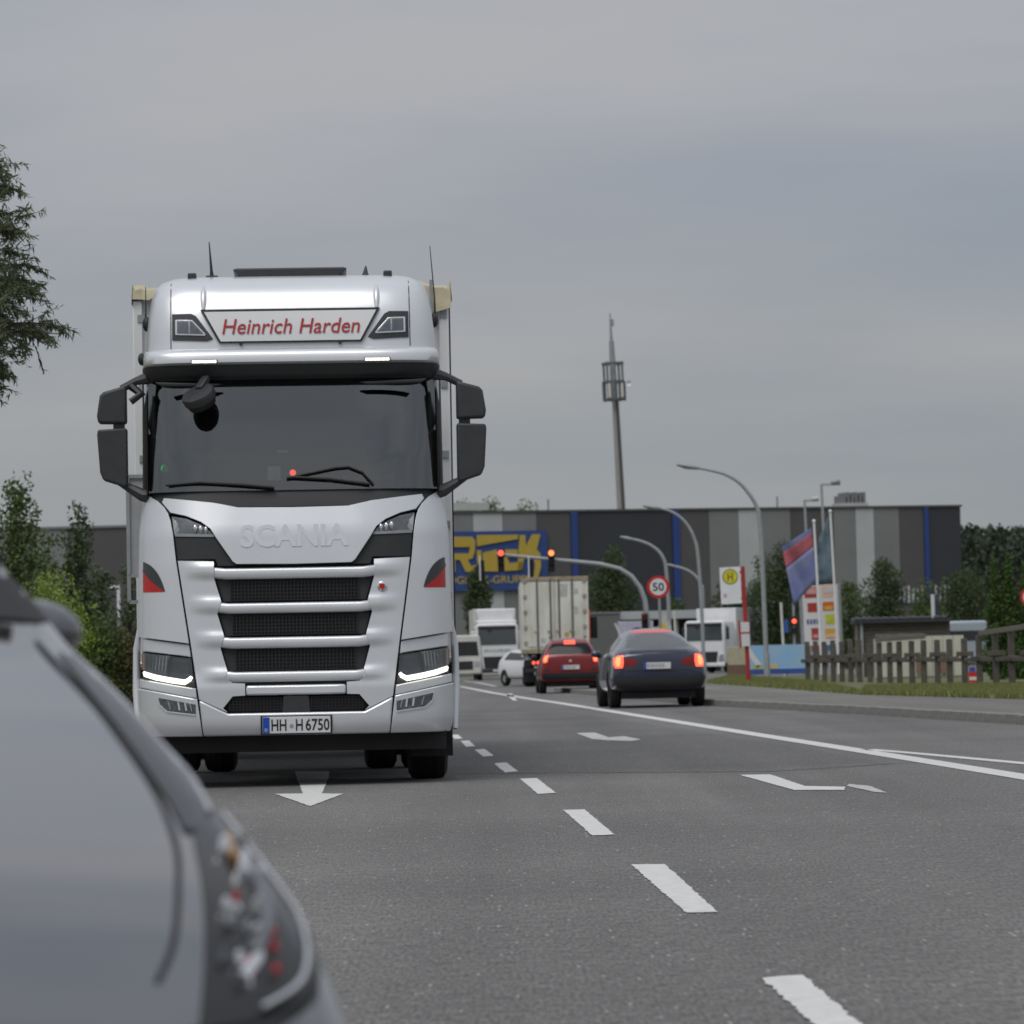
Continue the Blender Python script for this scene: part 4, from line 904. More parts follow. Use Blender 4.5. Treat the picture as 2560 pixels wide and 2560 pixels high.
# ------------------------------------------------------------------ warehouse
BD = 310.0
WC = {'k': mat('panel_black', (.030, .034, .042), .6, var=.08, scale=.5), 'd': mat('panel_dark_grey', (.075, .075, .075), .6, var=.06, scale=.5), 'm': mat('panel_mid_grey', (.185, .19, .195), .6, var=.05, scale=.5),
      'l': mat('panel_light_grey', (.42, .44, .45), .6, var=.05, scale=.5), 'b': mat('panel_blue', lin(38, 62, 125), .5, var=.05, scale=.5)}
w0 = foot(1770, BD); WA = .30; ware = thing('warehouse', (w0.x, BD, 0), 'long grey striped logistics warehouse with blue pilasters and a large blue sign', 'warehouse', rz=WA)
def bx(px):                        # position along the facade seen in column px
    r_ = ray(px, hor(px)); k_ = r_.x / r_.y
    return (k_ * BD - w0.x) / (math.cos(WA) - k_ * math.sin(WA))
def zz(py, px=1240): return .95 + (hor(px) - py) * bdist(px) / F
def bdist(px): return BD + bx(px) * math.sin(WA)
top = lambda px: 12.35
MB().box(bx(1000), bx(2411), .25, 60, 0, 12.2).build('hall', WC['d'], ware, 0)
def wp_(a, b, c, z0=0.0, z1=12.35, y=0.0, name='wall_panel'):
    return MB().box(bx(a) + .015, bx(b) - .015, y, y + .2, z0, z1).build(name, WC[c], ware, 0)
STRIPES = [(1000, 1138, 'm'), (1138, 1191, 'm'), (1191, 1265, 'l'), (1265, 1350, 'm'), (1350, 1435, 'd'), (1452, 1689, 'k'), (1707, 1781, 'd'), (1781, 1855, 'm'), (1855, 1913, 'l'), (1913, 1985, 'm'), (1985, 2093, 'd'), (2093, 2148, 'm'), (2148, 2194, 'l'), (2194, 2257, 'm'), (2257, 2318, 'd'), (2330, 2411, 'k')]
for a, b, c in STRIPES: wp_(a, b, c, z0=(4.9 if a >= 2194 else 0))
for a, b in ((1435, 1452), (1689, 1707), (2318, 2330)): wp_(a, b, 'b', y=-.12, name='blue_pilaster', z0=(4.9 if a > 2000 else 0))
wp_(2194, 2411, 'd', z0=0, z1=4.85, y=.1, name='dock_wall')
for k in range(14):
    a = 2250 + k * 11.4
    if k == 7: continue
    MB().box(bx(a), bx(a + 6), -.02, .08, 4.85, 6.2 if k % 3 else 6.0).build('dock_light_strip', WC['l'], ware, 0)
MB().box(bx(1000), bx(2414), -.12, .35, 12.36, 12.52).build('parapet', WC['d'], ware, 0)
MB().box(bx(1000), bx(1231), -.15, .3, 12.56, 13.15).build('roof_fascia', mat('fascia_white', (.42, .43, .42), .6), ware, 0)
for k in range(6): MB().box(bx(2155 + k * 10), bx(2161 + k * 10), 3, 5, 12.2, 13.5 + (k % 2) * .25).build('roof_vent', WC['m'], ware, 0)
MB().box(bx(2150), bx(2216), 2.9, 5.1, 12.2, 12.9).build('roof_plant', WC['l'], ware, 0)
for px in (1390, 1965): MB().cyl((bx(px), 1, 12.2), (bx(px), 1, 13.4), .08, n=6).build('roof_pole', STEEL, ware, 0)
sgn_ = MB().box(bx(1040), bx(1372), -.30, -.05, zz(1476), zz(1328)).build('wall_sign', mat('sign_blue', lin(40, 68, 128), .6, var=.05), ware, 0)
YEL = mat('sign_yellow', lin(176, 152, 60), .6, var=.05)
def letter(polys, name='letter'):
    b = MB()
    for p in polys: b.prism([(bx(a), zz(c, a)) for a, c in p], -.42, -.305)
    b.build(name, YEL, sgn_, 0)
# photo pixel outlines of the big letters (sign plane)
letter([[(1090, 1342), (1184, 1342), (1192, 1352), (1190, 1378), (1184, 1396), (1172, 1400), (1180, 1416), (1193, 1412), (1193, 1424), (1185, 1430), (1166, 1430), (1152, 1400), (1140, 1400), (1140, 1430), (1090, 1430), (1090, 1384), (1176, 1384), (1178, 1368), (1090, 1368)]])
letter([[(1196, 1338), (1300, 1337), (1298, 1348), (1240, 1358), (1196, 1366)]])
letter([[(1195, 1376), (1206, 1376), (1206, 1402), (1197, 1412), (1195, 1400)]])
letter([[(1210, 1382), (1245, 1374), (1247, 1429), (1208, 1429)]])
letter([[(1266, 1374), (1298, 1374), (1296, 1392), (1268, 1394)], [(1262, 1394), (1270, 1394), (1276, 1408), (1310, 1404), (1308, 1425), (1264, 1428)]])
letter([[(1303, 1338), (1317, 1338), (1318, 1366), (1335, 1336), (1355, 1336), (1347, 1366), (1345, 1374), (1354, 1384), (1354, 1420), (1346, 1444), (1336, 1444), (1340, 1414), (1336, 1392), (1322, 1390), (1312, 1400), (1308, 1425), (1296, 1425)]])
t_ = text('lettering', 'LOGISTIK-GRUPPE', .8, (bx(1219), -.32, zz(1458)), YEL, sgn_, ext=.01, bold=.008, width=bx(1330) - bx(1108))
# grey hall on the left
lp0 = foot(100, 190); hall2 = thing('grey_hall', (lp0.x, 190, 0), 'plain grey industrial hall behind the bushes on the far left', 'building')
hx = lambda px: (px - 100) * .019
hz = CH + (1682 - 1322) * .019
for a, b, c in ((-900, -420, 'm'), (-420, -60, 'd'), (-60, 178, 'm'), (180, 420, 'd'), (422, 700, 'm')): MB().box(hx(a), hx(b) - .02, 0, .2, 0, hz).build('wall_panel', WC[c], hall2, 0)
MB().box(hx(-900), hx(700), .21, 30, 0, hz - .1).build('hall', WC['d'], hall2, 0)
MB().box(hx(-900), hx(700), -.08, .3, hz + .005, hz + .12).build('parapet', WC['m'], hall2, 0)
# low grey building right of the container
lb = foot(1520, 262); low = thing('low_annexe', (lb.x, 262, 0), 'low plain grey annexe between the container lorry and the traffic light pole', 'building')
MB().box(-2.6, .9, 0, 8, 0, 3.95).build('wall', mat('annexe_grey', (.12, .125, .122), .7, var=.05, scale=.6), low, 0)
MB().box(-2.65, .95, -.06, 8, 3.955, 4.08).build('roof_edge', WC['m'], low, 0)
lb = foot(1640, 268); gar = thing('flat_canopy', (lb.x, 268, 0), 'pale flat canopy roof behind the speed limit sign', 'canopy')
MB().box(-2.3, 8.0, 0, 6, 3.6, 4.15).build('roof', WC['l'], gar, 0)
for x in (-2.0, 1.5, 4.5, 7.5): MB().box(x - .1, x + .1, .4, .6, 0, 3.595).build('post', STEEL, gar, 0)
MB().box(-2.2, 7.9, 3, 3.2, 0, 3.59).build('back_wall', WC['k'], gar, 0)
# ------------------------------------------------------------------ radio mast
md_ = 520; mb = foot(1572, md_); mast = thing('radio_mast', (mb.x, md_, 0), 'tall grey radio mast with an antenna basket rising behind the warehouse', 'mast')
mast.rotation_euler[1] = R(-1.6)
mz = lambda py: CH + (1650 - py) * md_ / F
MB().tube([(0, 0, 0), (0, 0, mz(1290)), (0, 0, mz(1000))], [.50, .44, .33], 16).build('shaft', mat('mast_concrete', (.29, .29, .285), .7), mast, 40)
MB().tube([(.45, -.55, mz(1300)), (.32, -.38, mz(1000))], .20, 8).build('cable_ladder', mat('mast_dark', (.07, .07, .07), .6), mast, 40)
MB().tube([(0, 0, mz(1000)), (0, 0, mz(910)), (0, 0, mz(852))], [.45, .40, .30], 10).build('upper_shaft', STEEL, mast, 40)
MB().tube([(0, 0, mz(852)), (0, 0, mz(782))], [.2, .07], 6).build('tip_antenna', STEEL, mast, 40)
MB().box(.1, .45, -.1, .1, mz(815), mz(798)).build('beacon', STEEL, mast, 0)
gm = mat('mast_basket', (.11, .12, .125), .6)
for py in (999, 955, 909):
    MB().lathe([(-.14, 1.45), (.14, 1.45), (.14, 1.2), (-.14, 1.2), (-.14, 1.45)], (0, 0, mz(py)), 'z', 14).build('basket_ring', gm, mast, 30)
for k in range(8):
    a = k * math.pi / 4 + .2; x, y = 1.42 * math.cos(a), 1.42 * math.sin(a)
    MB().cyl((x, y, mz(1003)), (x, y, mz(905) if k % 2 else mz(955)), .14, n=6).build('basket_post', gm, mast, 0)
for k, a in enumerate((.5, 2.4, 4.3, 5.4)):
    MB().box(1.6 * math.cos(a) - .16, 1.6 * math.cos(a) + .16, 1.6 * math.sin(a) - .1, 1.6 * math.sin(a) + .1, mz(995), mz(960)).build('panel_antenna', OFFWHITE, mast, 0)
MB().lathe([(0, .02), (-.2, .3), (-.25, .36)], (1.95, -.3, mz(961)), 'y', 12).build('dish', WHITE, mast, 40)
# ------------------------------------------------------------------ street lamps (curved masts)
LAMPM = mat('lamp_grey', (.33, .345, .355), .5, .2, var=.08)
def curved(px, d, name, label, group, r0=.085, r1=.045, head=.7, zbase=0.0):
    base = foot(px[0][0], d, zbase); t = thing(name, base, label, 'street lamp', group)
    pts = [at(a, b, d) - base for a, b in px]; pts[0] = Vector((0, 0, 0))
    n = len(pts); P_ = []
    for i in range(n - 1):                                   # smooth the path
        p0, p1, p2, p3 = pts[max(i - 1, 0)], pts[i], pts[i + 1], pts[min(i + 2, n - 1)]
        for k in range(4):
            u = k / 4; P_.append(.5 * ((2 * p1) + (p2 - p0) * u + (2 * p0 - 5 * p1 + 4 * p2 - p3) * u * u + (3 * p1 - p0 - 3 * p2 + p3) * u ** 3))
    P_.append(pts[-1]); P_ = P_[0:1] + P_[4:]
    MB().tube(P_, [r0 + (r1 - r0) * i / (len(P_) - 1) for i in range(len(P_))], 10).build('mast_tube', LAMPM, t, 60)
    d_ = (P_[-1] - P_[-2]).normalized()
    if head:
        e = P_[-1] + d_ * head; MB().tube([P_[-1] - d_ * .1, P_[-1] + d_ * head * .5, e], [.06, .11, .04], 8, sq=1.4).build('lamp_head', STEEL, t, 60)
    MB().cyl((0, 0, 0), (0, 0, .9), r0 * 1.35, r0 * 1.2, n=12).build('mast_base', LAMPM, t, 40)
    return t
curved([(1918, 1712), (1905, 1390), (1898, 1294), (1890, 1263), (1872, 1233), (1846, 1205), (1811, 1185), (1768, 1174), (1740, 1169)], 141, 'street_lamp', 'tallest curved grey street lamp, in front of the bus stop', 'curved street lamps', zbase=pz)
curved([(1761, 1700), (1755, 1540), (1745, 1390), (1735, 1345), (1722, 1318), (1704, 1296), (1680, 1280), (1655, 1272), (1645, 1270)], 180, 'street_lamp', 'curved grey street lamp right behind the dark slate car', 'curved street lamps', zbase=.0)
curved([(1680, 1690), (1673, 1540), (1666, 1430), (1660, 1400), (1648, 1380), (1628, 1364), (1602, 1353), (1580, 1348)], 225, 'street_lamp', 'curved grey street lamp beside the speed limit sign', 'curved street lamps', r0=.11, r1=.075)
curved([(1762, 1690), (1757, 1490), (1752, 1462), (1738, 1440), (1718, 1426), (1700, 1419), (1688, 1416)], 285, 'street_lamp', 'farthest and lowest curved street lamp, against the blue pilaster', 'curved street lamps', r0=.13, r1=.09)
def simple_lamp(px, d, ytop, side, label):
    b_ = foot(px, d, pz); t = thing('car_park_lamp', b_, label, 'street lamp', 'straight car park lamps'); t.rotation_euler[1] = R(-1.2)
    h = CH + (hor(px) - ytop) * d / F - pz
    MB().cyl((0, 0, 0), (0, 0, h), .09, .06, n=10).build('pole', LAMPM, t, 40)
    MB().box(-.05, side, -.04, .04, h - .04, h + .06).build('bracket', LAMPM, t, 0)
    MB().prism([(side * .55, h + .02), (side, h + .06), (side, h + .22), (side * .5, h + .16)], -.15, .15).build('lamp_head', OFFWHITE if side < .8 else STEEL, t, 30, .03)
simple_lamp(2032, 200, 1252, .7, 'straight car park lamp with pale head left of the flag poles')
simple_lamp(2076, 190, 1212, .9, 'taller straight car park lamp rising between the two flags')
# left lamp post of the far left
b_ = foot(302, 120); t = thing('path_lamp', b_, 'thin pale lamp post with short arm beside the silver truck', 'street lamp')
hl_ = CH + (hor(302) - 1468) * 120 / F
MB().cyl((0, 0, 0), (0, 0, hl_), .06, .05, n=8).build('pole', WHITE, t, 40); MB().box(-.30, .03, -.05, .05, hl_ - .02, hl_ + .06).build('arm', WHITE, t, 0)
# ------------------------------------------------------------------ traffic lights
def signal_head(parent, x, y, z, lit, size=.3, dim=False):
    h = MB().box(x - .16, x + .16, y, y + .24, z - .95, z + .17).build('signal_head', BLACK, parent, 30, .04)
    for k in range(3):
        zc = z - k * .32
        if k == 0: MB().lathe([(0, .14), (-.02, .12), (-.03, .002)], (x, y, zc), 'y', 18).build('lit_lens', REDDIM if dim else (REDH if lit > 1 else REDL), h, 40)
        else: MB().lathe([(0, .105), (-.012, .08), (-.02, .002)], (x, y, zc), 'y', 16).build('dark_lens', DARKP, h, 40)
        hood = MB(); rg = [[(x + .12 * math.cos(a), y + yy, zc + .12 * math.sin(a)) for a in [math.pi * q / 10 for q in range(11)]] for yy in (0, -.17)]
        hood.loft(rg, False, False); hood.build('hood', DARKP, h, 60)
    return h
td = 200; base = foot(1622, td); sg = thing('signal_gantry', base, 'grey curved traffic light gantry with two red signals over the road', 'traffic light')
px = [(1622, 1696), (1620, 1560), (1612, 1500), (1600, 1468), (1578, 1440), (1550, 1422), (1500, 1410), (1440, 1404), (1396, 1400), (1300, 1391), (1240, 1385)]
pts = [at(a, b, td) - base for a, b in px]; pts[0] = Vector((0, 0, 0))
MB().tube(pts, [.14, .14, .13, .12, .12, .11, .11, .10, .09, .08, .07], 10).build('gantry_tube', LAMPM, sg, 60)
for a, lit in ((1252, 1), (1378, 2)):
    p = at(a, 1383, td) - base; p.y = 0; signal_head(sg, p.x, -.35, p.z, lit)
    MB().box(p.x - .04, p.x + .04, -.2, .05, p.z - .5, p.z - .3).build('bracket', LAMPM, sg, 0)
for a in (1200, 1322):
    p = at(a, 1420, td) - base; MB().box(p.x - .03, p.x + .03, -.1, .45, p.z - .62, p.z + .62).build('signal_backboard', WHITE, sg, 0)
    MB().box(p.x + .035, p.x + .22, .1, .4, p.z - .6, p.z + .4).build('cross_signal', BLACK, sg, 30, .04)
p = at(1612, 1562, td) - base; signal_head(sg, p.x, -.3, p.z + .4, 0, dim=True)
def ped_signal(px_, py_, d, label):
    b_ = foot(px_, d, pz); t = thing('pedestrian_signal', b_, label, 'traffic light'); z = CH + (hor(px_) - py_) * d / F - pz
    MB().cyl((0, 0, 0), (0, 0, z + .9), .06, n=8).build('pole', LAMPM, t, 40)
    h = MB().box(-.17, .17, -.28, -.06, z - .6, z + .25).build('signal_head', BLACK, t, 30, .03)
    MB().lathe([(0, .11), (-.02, .09), (-.03, .002)], (0, -.28, z), 'y', 14).build('lit_lens', REDL, h, 40)
    MB().lathe([(0, .11), (-.02, .09), (-.03, .002)], (0, -.28, z - .33), 'y', 14).build('dark_lens', DARKP, h, 40)
ped_signal(1988, 1553, 195, 'red pedestrian signal seen left of the advertising board')
# ------------------------------------------------------------------ traffic signs
def disc_sign(px_, py_, d, r, label, txt=None, zb=0.0):
    b_ = foot(px_, d, zb); t = thing('speed_sign', b_, label, 'road sign'); t.rotation_euler[1] = R(-.6); z = CH + (hor(px_) - py_) * d / F - zb
    MB().cyl((.02, .05, 0), (.02, .05, z + r * .6), .04, n=10).build('pole', STEEL, t, 40)
    pl = MB().cyl((0, 0, z), (0, .02, z), r, n=36).build('disc', mat('sign_red', lin(190, 35, 28), .4), t, 30)
    MB().cyl((0, -.004, z), (0, -.0005, z), r * .74, n=32).build('disc_face', PLATEW, pl, 0)
    if txt: text('lettering', txt, r * 1.0, (0, -.006, z - r * .34), INK, pl, ext=.001, bold=.006, width=r * 1.02)
    return t
disc_sign(1655, 1467, 112, .315, 'round red and white speed limit sign reading 50', '50')
disc_sign(2584, 1492, 90, .22, 'round red road sign cut by the right edge of the picture', None, pz)
# bus stop
bd_ = 120; b_ = foot(1872, bd_, pz); bus = thing('bus_stop', b_, 'red bus stop pole carrying a white plate with yellow H disc', 'bus stop'); bus.rotation_euler[1] = R(-1.5)
bz = lambda py: CH + (hor(1860) - py) * bd_ / F - pz
RPOLE = mat('red_pole', lin(165, 45, 45), .5, var=.08)
MB().cyl((0, 0, 0), (0, 0, bz(1416)), .065, .06, n=10).build('pole', RPOLE, bus, 40)
pl = MB().box(-.70, -.08, -.05, -.02, bz(1508), bz(1416)).build('plate', mat('plate_bright', (.72, .74, .77), .4, var=.03), bus, 0)
for z in (bz(1430), bz(1495)): MB().box(-.10, .0, -.06, .0, z - .04, z + .04).build('clamp', RPOLE, bus, 0)
dz_ = bz(1440); MB().cyl((-.39, -.056, dz_), (-.39, -.0505, dz_), .235, n=30).build('disc_rim', mat('sign_green', (.12, .20, .06), .5), pl, 0)
MB().cyl((-.39, -.061, dz_), (-.39, -.0565, dz_), .205, n=30).build('disc_yellow', mat('sign_yellow2', lin(205, 190, 40), .5), pl, 0)
text('lettering', 'H', .32, (-.39, -.0625, dz_ - .115), mat('sign_green2', (.10, .17, .05), .5), pl, ext=.001, bold=.008, width=.17)
MB().box(-.62, -.52, -.0535, -.0505, bz(1492), bz(1482)).build('small_print', mat('pale_red_print', (.55, .35, .33), .5), pl, 0)
nb = MB().box(-.16, .10, -.14, -.06, bz(1616), bz(1556)).build('timetable_case', PLATEW, bus, 30, .01)
MB().box(-.165, .105, -.145, -.1405, bz(1584), bz(1580)).build('case_strip', RPOLE, nb, 0)
MB().box(-.22, -.17, -.12, -.05, bz(1620), bz(1550)).build('case_edge', RPOLE, nb, 0)
# advertising board
ad_ = 170; b_ = foot(2060, ad_, pz); adv = thing('advertising_board', b_, 'tall white advertising board with two columns of coloured logos behind the fence', 'sign board', rz=.0); adv.rotation_euler[1] = R(-1.3)
ax = lambda px_: (px_ - 2060) * ad_ / F
az = lambda py: CH + (hor(2060) - py) * ad_ / F - pz
bo = MB().box(ax(2014), ax(2106), 0, .14, az(1612), az(1462)).build('board', mat('board_white', (.66, .66, .66), .5, var=.03), adv, 0)
for q in (2011, 2108): MB().box(ax(q) - .06, ax(q) + .06, -.04, .2, 0, az(1460)).build('post', STEEL, adv, 30)
for q in (2062,): MB().box(ax(q) - .05, ax(q) + .05, .15, .25, 0, az(1600)).build('post', STEEL, adv, 30)
cols = {'r': (165, 60, 55), 'p': (200, 150, 150), 'o': (205, 110, 30), 'y': (190, 200, 60), 'a': (215, 165, 80), 'b': (60, 80, 130), 'w': (195, 195, 200), 'v': (225, 190, 160), 'n': (70, 110, 150)}
def logo(x0, x1, y0, y1, c, dep=.012, par=None):
    return MB().box(ax(x0), ax(x1), -dep - .012, -dep, az(y1), az(y0)).build('logo_panel', mat('logo_' + c, lin(*cols[c]), .5, var=.10, scale=8), par or bo, 0)
l1 = logo(2021, 2054, 1466, 1493, 'r', .001); logo(2026, 2050, 1468, 1484, 'p', .014, l1)
l2 = logo(2063, 2097, 1464, 1493, 'v', .001); logo(2068, 2092, 1470, 1484, 'w', .014, l2)
logo(2027, 2051, 1506, 1529, 'r', .001); l3 = logo(2065, 2099, 1505, 1527, 'o', .001); logo(2069, 2090, 1516, 1525, 'a', .014, l3)
for k in range(4): logo(2024 + k * 8, 2029 + k * 8, 1547, 1559, 'b', .001)
l4 = logo(2071, 2097, 1536, 1561, 'y', .001); logo(2078, 2090, 1542, 1555, 'y', .014, l4)
l5 = logo(2034, 2057, 1569, 1599, 'r', .001); logo(2038, 2053, 1585, 1594, 'p', .014, l5); l6 = logo(2068, 2102, 1572, 1597, 'a', .001); logo(2070, 2098, 1586, 1594, 'v', .014, l6)
MB().box(ax(2032), ax(2052), -.03, .1, az(1628), az(1613.5)).build('red_foot', mat('logo_r', (0, 0, 0)), bo, 0)
MB().box(ax(2070), ax(2098), -.03, .1, az(1628), az(1613.5)).build('blue_foot', mat('logo_n', lin(70, 110, 150), .5), bo, 0)
# flags
def flag(px_, d, ytop, pts, m_, label, cloth2=None):
    b_ = foot(px_, d, pz); t = thing('flag', b_, label, 'flag', 'flags behind the advertising board'); t.rotation_euler[1] = R(-1.6)
    z = lambda py: CH + (hor(px_) - py) * d / F - pz; x = lambda q: (q - px_) * d / F
    MB().cyl((0, 0, 0), (0, 0, z(ytop)), .07, .045, n=10).build('flag_pole', WHITE, t, 40)
    MB().ell((0, 0, z(ytop)), (.07, .07, .09)).build('finial', WHITE, t, 60)
    (a, b), (c, e) = pts                       # right edge top/bottom, left edge top/bottom as px offsets
    for nm_, u0, u1, mm in cloth2:
        rows = []
        for j in range(9):
            v = u0 + (u1 - u0) * j / 8; row = []
            for i in range(13):
                u = i / 12; xt = a[0] + (c[0] - a[0]) * u; yt = a[1] + (c[1] - a[1]) * u; xb = b[0] + (e[0] - b[0]) * u; yb = b[1] + (e[1] - b[1]) * u
                row.append((x(px_ + xt + (xb - xt) * v) - .05, .22 * math.sin(u * 8 + v * 4) * u, z(yt + (yb - yt) * v)))
            rows.append(row)
        fb_ = MB().loft(rows, False, False)
        o = fb_.build(nm_, mm, t, 180); s_ = o.modifiers.new('thick', 'SOLIDIFY'); s_.thickness = .012
FB = mat('flag_blue', lin(92, 100, 148), .7, var=.25, scale=1.8, alt=lin(140, 146, 180)); FR = mat('flag_red', lin(158, 84, 92), .7, var=.2, scale=2); FG = mat('flag_green_grey', lin(105, 122, 132), .7, var=.22, scale=1.6, alt=lin(82, 100, 112))
flag(2056, 165, 1303, (((-4, 1318), (2, 1450)), ((-80, 1362), (-60, 1512))), None, 'blue flag with a red band hanging from the left flag pole', [('flag_cloth', .36, 1, FB), ('red_band', .10, .358, FR), ('top_band', 0, .098, FB)])
flag(2098, 168, 1278, (((-3, 1290), (0, 1458)), ((-28, 1345), (-62, 1462))), None, 'grey-green flag furled along the right flag pole', [('flag_cloth', 0, 1, FG)])
# banner fence
bn = 150; b_ = foot(1942, bn, pz); ban = thing('banner', b_, 'light blue printed banner standing low behind the bus stop', 'banner')
xx = lambda q: (q - 1942) * bn / F; bzz = lambda py: CH + (hor(1942) - py) * bn / F - pz
BM = mat('banner_print', lin(120, 165, 205), .6, var=.16, scale=1.4, alt=lin(165, 195, 220), detail=2)
bb = MB().box(xx(1873), xx(2014), 0, .03, bzz(1676), bzz(1612)).build('banner_cloth', BM, ban, 0)
MB().box(xx(1873), xx(2014), -.004, -.0005, bzz(1685), bzz(1672)).build('banner_hem', mat('banner_blue', lin(50, 80, 150), .6), bb, 0)
MB().prism([(xx(1874), bzz(1612)), (xx(1890), bzz(1640)), (xx(1905), bzz(1660)), (xx(1895), bzz(1668)), (xx(1874), bzz(1640))], -.01, -.005).build('banner_swoosh', PLATEW, bb, 0)
MB().box(xx(1885), xx(1905), -.01, -.005, bzz(1672), bzz(1662)).build('banner_green_print', mat('lime_print', lin(160, 170, 80), .6), bb, 0)
MB().box(xx(1922), xx(1945), -.01, -.005, bzz(1671), bzz(1660)).build('banner_yellow_print', mat('gold_print', lin(200, 180, 110), .6), bb, 0)
for q in (1873, 1920, 1967, 2014): MB().box(xx(q) - .03, xx(q) + .03, .032, .09, 0, bzz(1610)).build('post', STEEL, ban, 0)
b_ = foot(1846, 175, pz); pb = thing('planter_wall', b_, 'low beige wall with brown base left of the light blue banner', 'wall')
MB().box(-.45, .55, 0, .4, .45, 1.25).build('wall_top', mat('beige_wall', (.40, .37, .26), .8, var=.12), pb, 30, .02); MB().box(-.47, .57, -.02, .42, 0, .445).build('wall_base', mat('brown_base', (.16, .10, .07), .8), pb, 0)
# small information boards behind the saloon
b_ = foot(1592, 215); ib = thing('information_board', b_, 'white leaning board with a blue disc behind the dark slate car', 'sign board')
MB().box(-.95, .95, 0, .06, 1.2, 3.0).build('board', mat('pale_lilac', (.42, .42, .52), .6), ib, 0); MB().cyl((.1, -.012, 2.1), (.1, -.001, 2.1), .55, n=24).build('disc', mat('deep_blue', lin(36, 48, 130), .5), ib, 0)
MB().bar((-1.1, .02, 2.9), (-.35, .02, 1.2), .12, .1).build('brace', OFFWHITE, ib, 0)
for s in (-.8, .8): MB().box(s - .05, s + .05, .07, .15, 0, 2.9).build('post', STEEL, ib, 0)
b_ = foot(1655, 210); ib = thing('notice_board', b_, 'pale notice board with a yellow disc below the speed limit sign', 'sign board')
MB().prism([(-.9, 1.0), (.55, 1.0), (.55, 2.6), (.2, 3.3), (-.15, 2.6), (-.9, 2.6)], 0, .06).build('board', mat('pale_cream', (.48, .48, .42), .6), ib, 0); MB().cyl((.08, -.012, 2.55), (.08, -.001, 2.55), .22, n=20).build('disc', mat('sign_yellow3', lin(205, 175, 40), .5), ib, 0)
for s in (-.6, .4): MB().box(s - .05, s + .05, .07, .15, 0, 2.0).build('post', STEEL, ib, 0)
# thin white delineator
for q, d_, h_, lab in ((1962, 185, 3.4, 'thin white pole with a blue sign next to the pedestrian signal'), (1694, 205, 3.4, 'thin pale pole right of the speed limit sign')):
    b_ = foot(q, d_, 0); t = thing('marker_pole', b_, lab, 'pole'); t.rotation_euler[1] = R(-1.5); MB().cyl((0, 0, 0), (0, 0, h_), .06, n=8).build('pole', OFFWHITE, t, 40)
    if q > 1900: MB().box(.08, .28, -.02, .02, 2.0, 2.6).build('blue_sign', mat('deep_blue2', lin(45, 85, 150), .5), t, 0)
# ------------------------------------------------------------------ shed, cream unit, fence
sd0 = 140; b_ = foot(2258, sd0, pz); shed = thing('timber_shed', b_, 'dark weathered timber shed with a flat ribbed roof behind the fence', 'shed', rz=-.03)
sxx = lambda q: (q - 2258) * sd0 / F; szz = lambda py: CH + (hor(2258) - py) * sd0 / F - pz
WOOD = mat('grey_timber', (.095, .086, .078), .85, var=.25, scale=3, stretch=(.6, 1, 6), bump=.3, bscale=20); WOOD2 = mat('brown_timber', (.092, .082, .070), .85, var=.25, scale=6, bump=.3, bscale=30)
WOOD3 = mat('pale_timber', (.15, .135, .115), .85, var=.2, scale=6, bump=.3, bscale=30)
xl, xr = sxx(2152), sxx(2378); zt = szz(1556); npk = 14
MB().box(xl + .05, xr - .05, .05, 2.5, 0, zt - .02).build('shell', BLACK, shed, 0)
pk = None
for k in range(npk):
    h_ = zt / npk
    o = MB().box(xl, xr, 0, .035, k * h_ + .006, (k + 1) * h_ - .006).build('plank', WOOD if k % 3 else WOOD2, shed, 0)
for s, q in ((0, 2144), (1, 2157)): MB().box(sxx(q) - .05, sxx(q) + .05, -.12, -.02, 0, szz(1540 + s * 12)).build('downpipe' if s else 'corner_post', STEEL if s else WOOD3, shed, 30)
rfz = szz(1556)
MB().box(sxx(2140), sxx(2382), -.25, 2.8, rfz, rfz + .12).build('roof', mat('roof_dark', (.03, .032, .042), .6), shed, 0)
for k in range(13): MB().box(sxx(2142 + k * 18.2), sxx(2150 + k * 18.2), -.28, 2.8, rfz + .122, rfz + .21).build('roof_rib', mat('roof_rib', (.10, .105, .12), .5), shed, 30, .02)
MB().cyl((sxx(2343), 1, rfz), (sxx(2343), 1, szz(1487)), .08, n=10).build('flue', OFFWHITE, shed, 40)
MB().box(sxx(2348), sxx(2353), .9, 1.1, rfz + .12, szz(1487)).build('flue_strap', mat('flag_navy', lin(40, 50, 100), .6), shed, 0)
b_ = foot(2308, 128, pz); un = thing('cream_cabin', b_, 'low cream site cabin standing behind the fence in front of the shed', 'cabin')
CRM = mat('cream_panel', (.50, .50, .42), .6, var=.05, scale=2)
ux = lambda q: (q - 2308) * 128 / F; uzt = CH + (hor(2308) - 1590) * 128 / F - pz
for k in range(8): MB().box(ux(2200 + k * 26.5) + .008, ux(2200 + (k + 1) * 26.5) - .008, 0, .05, .06, uzt).build('panel', CRM, un, 30)
MB().box(ux(2200), ux(2412), .051, 2, .05, uzt - .05).build('core', CRM, un, 0); MB().box(ux(2192), ux(2310), -.05, .3, uzt + .002, uzt + .10).build('roof_edge', WOOD3, un, 0)
for k in (3, 5): MB().box(ux(2200 + k * 30), ux(2218 + k * 30), -.25, -.1, .15, .75).build('crate', mat('brown_card', (.20, .13, .08), .8), un, 0)
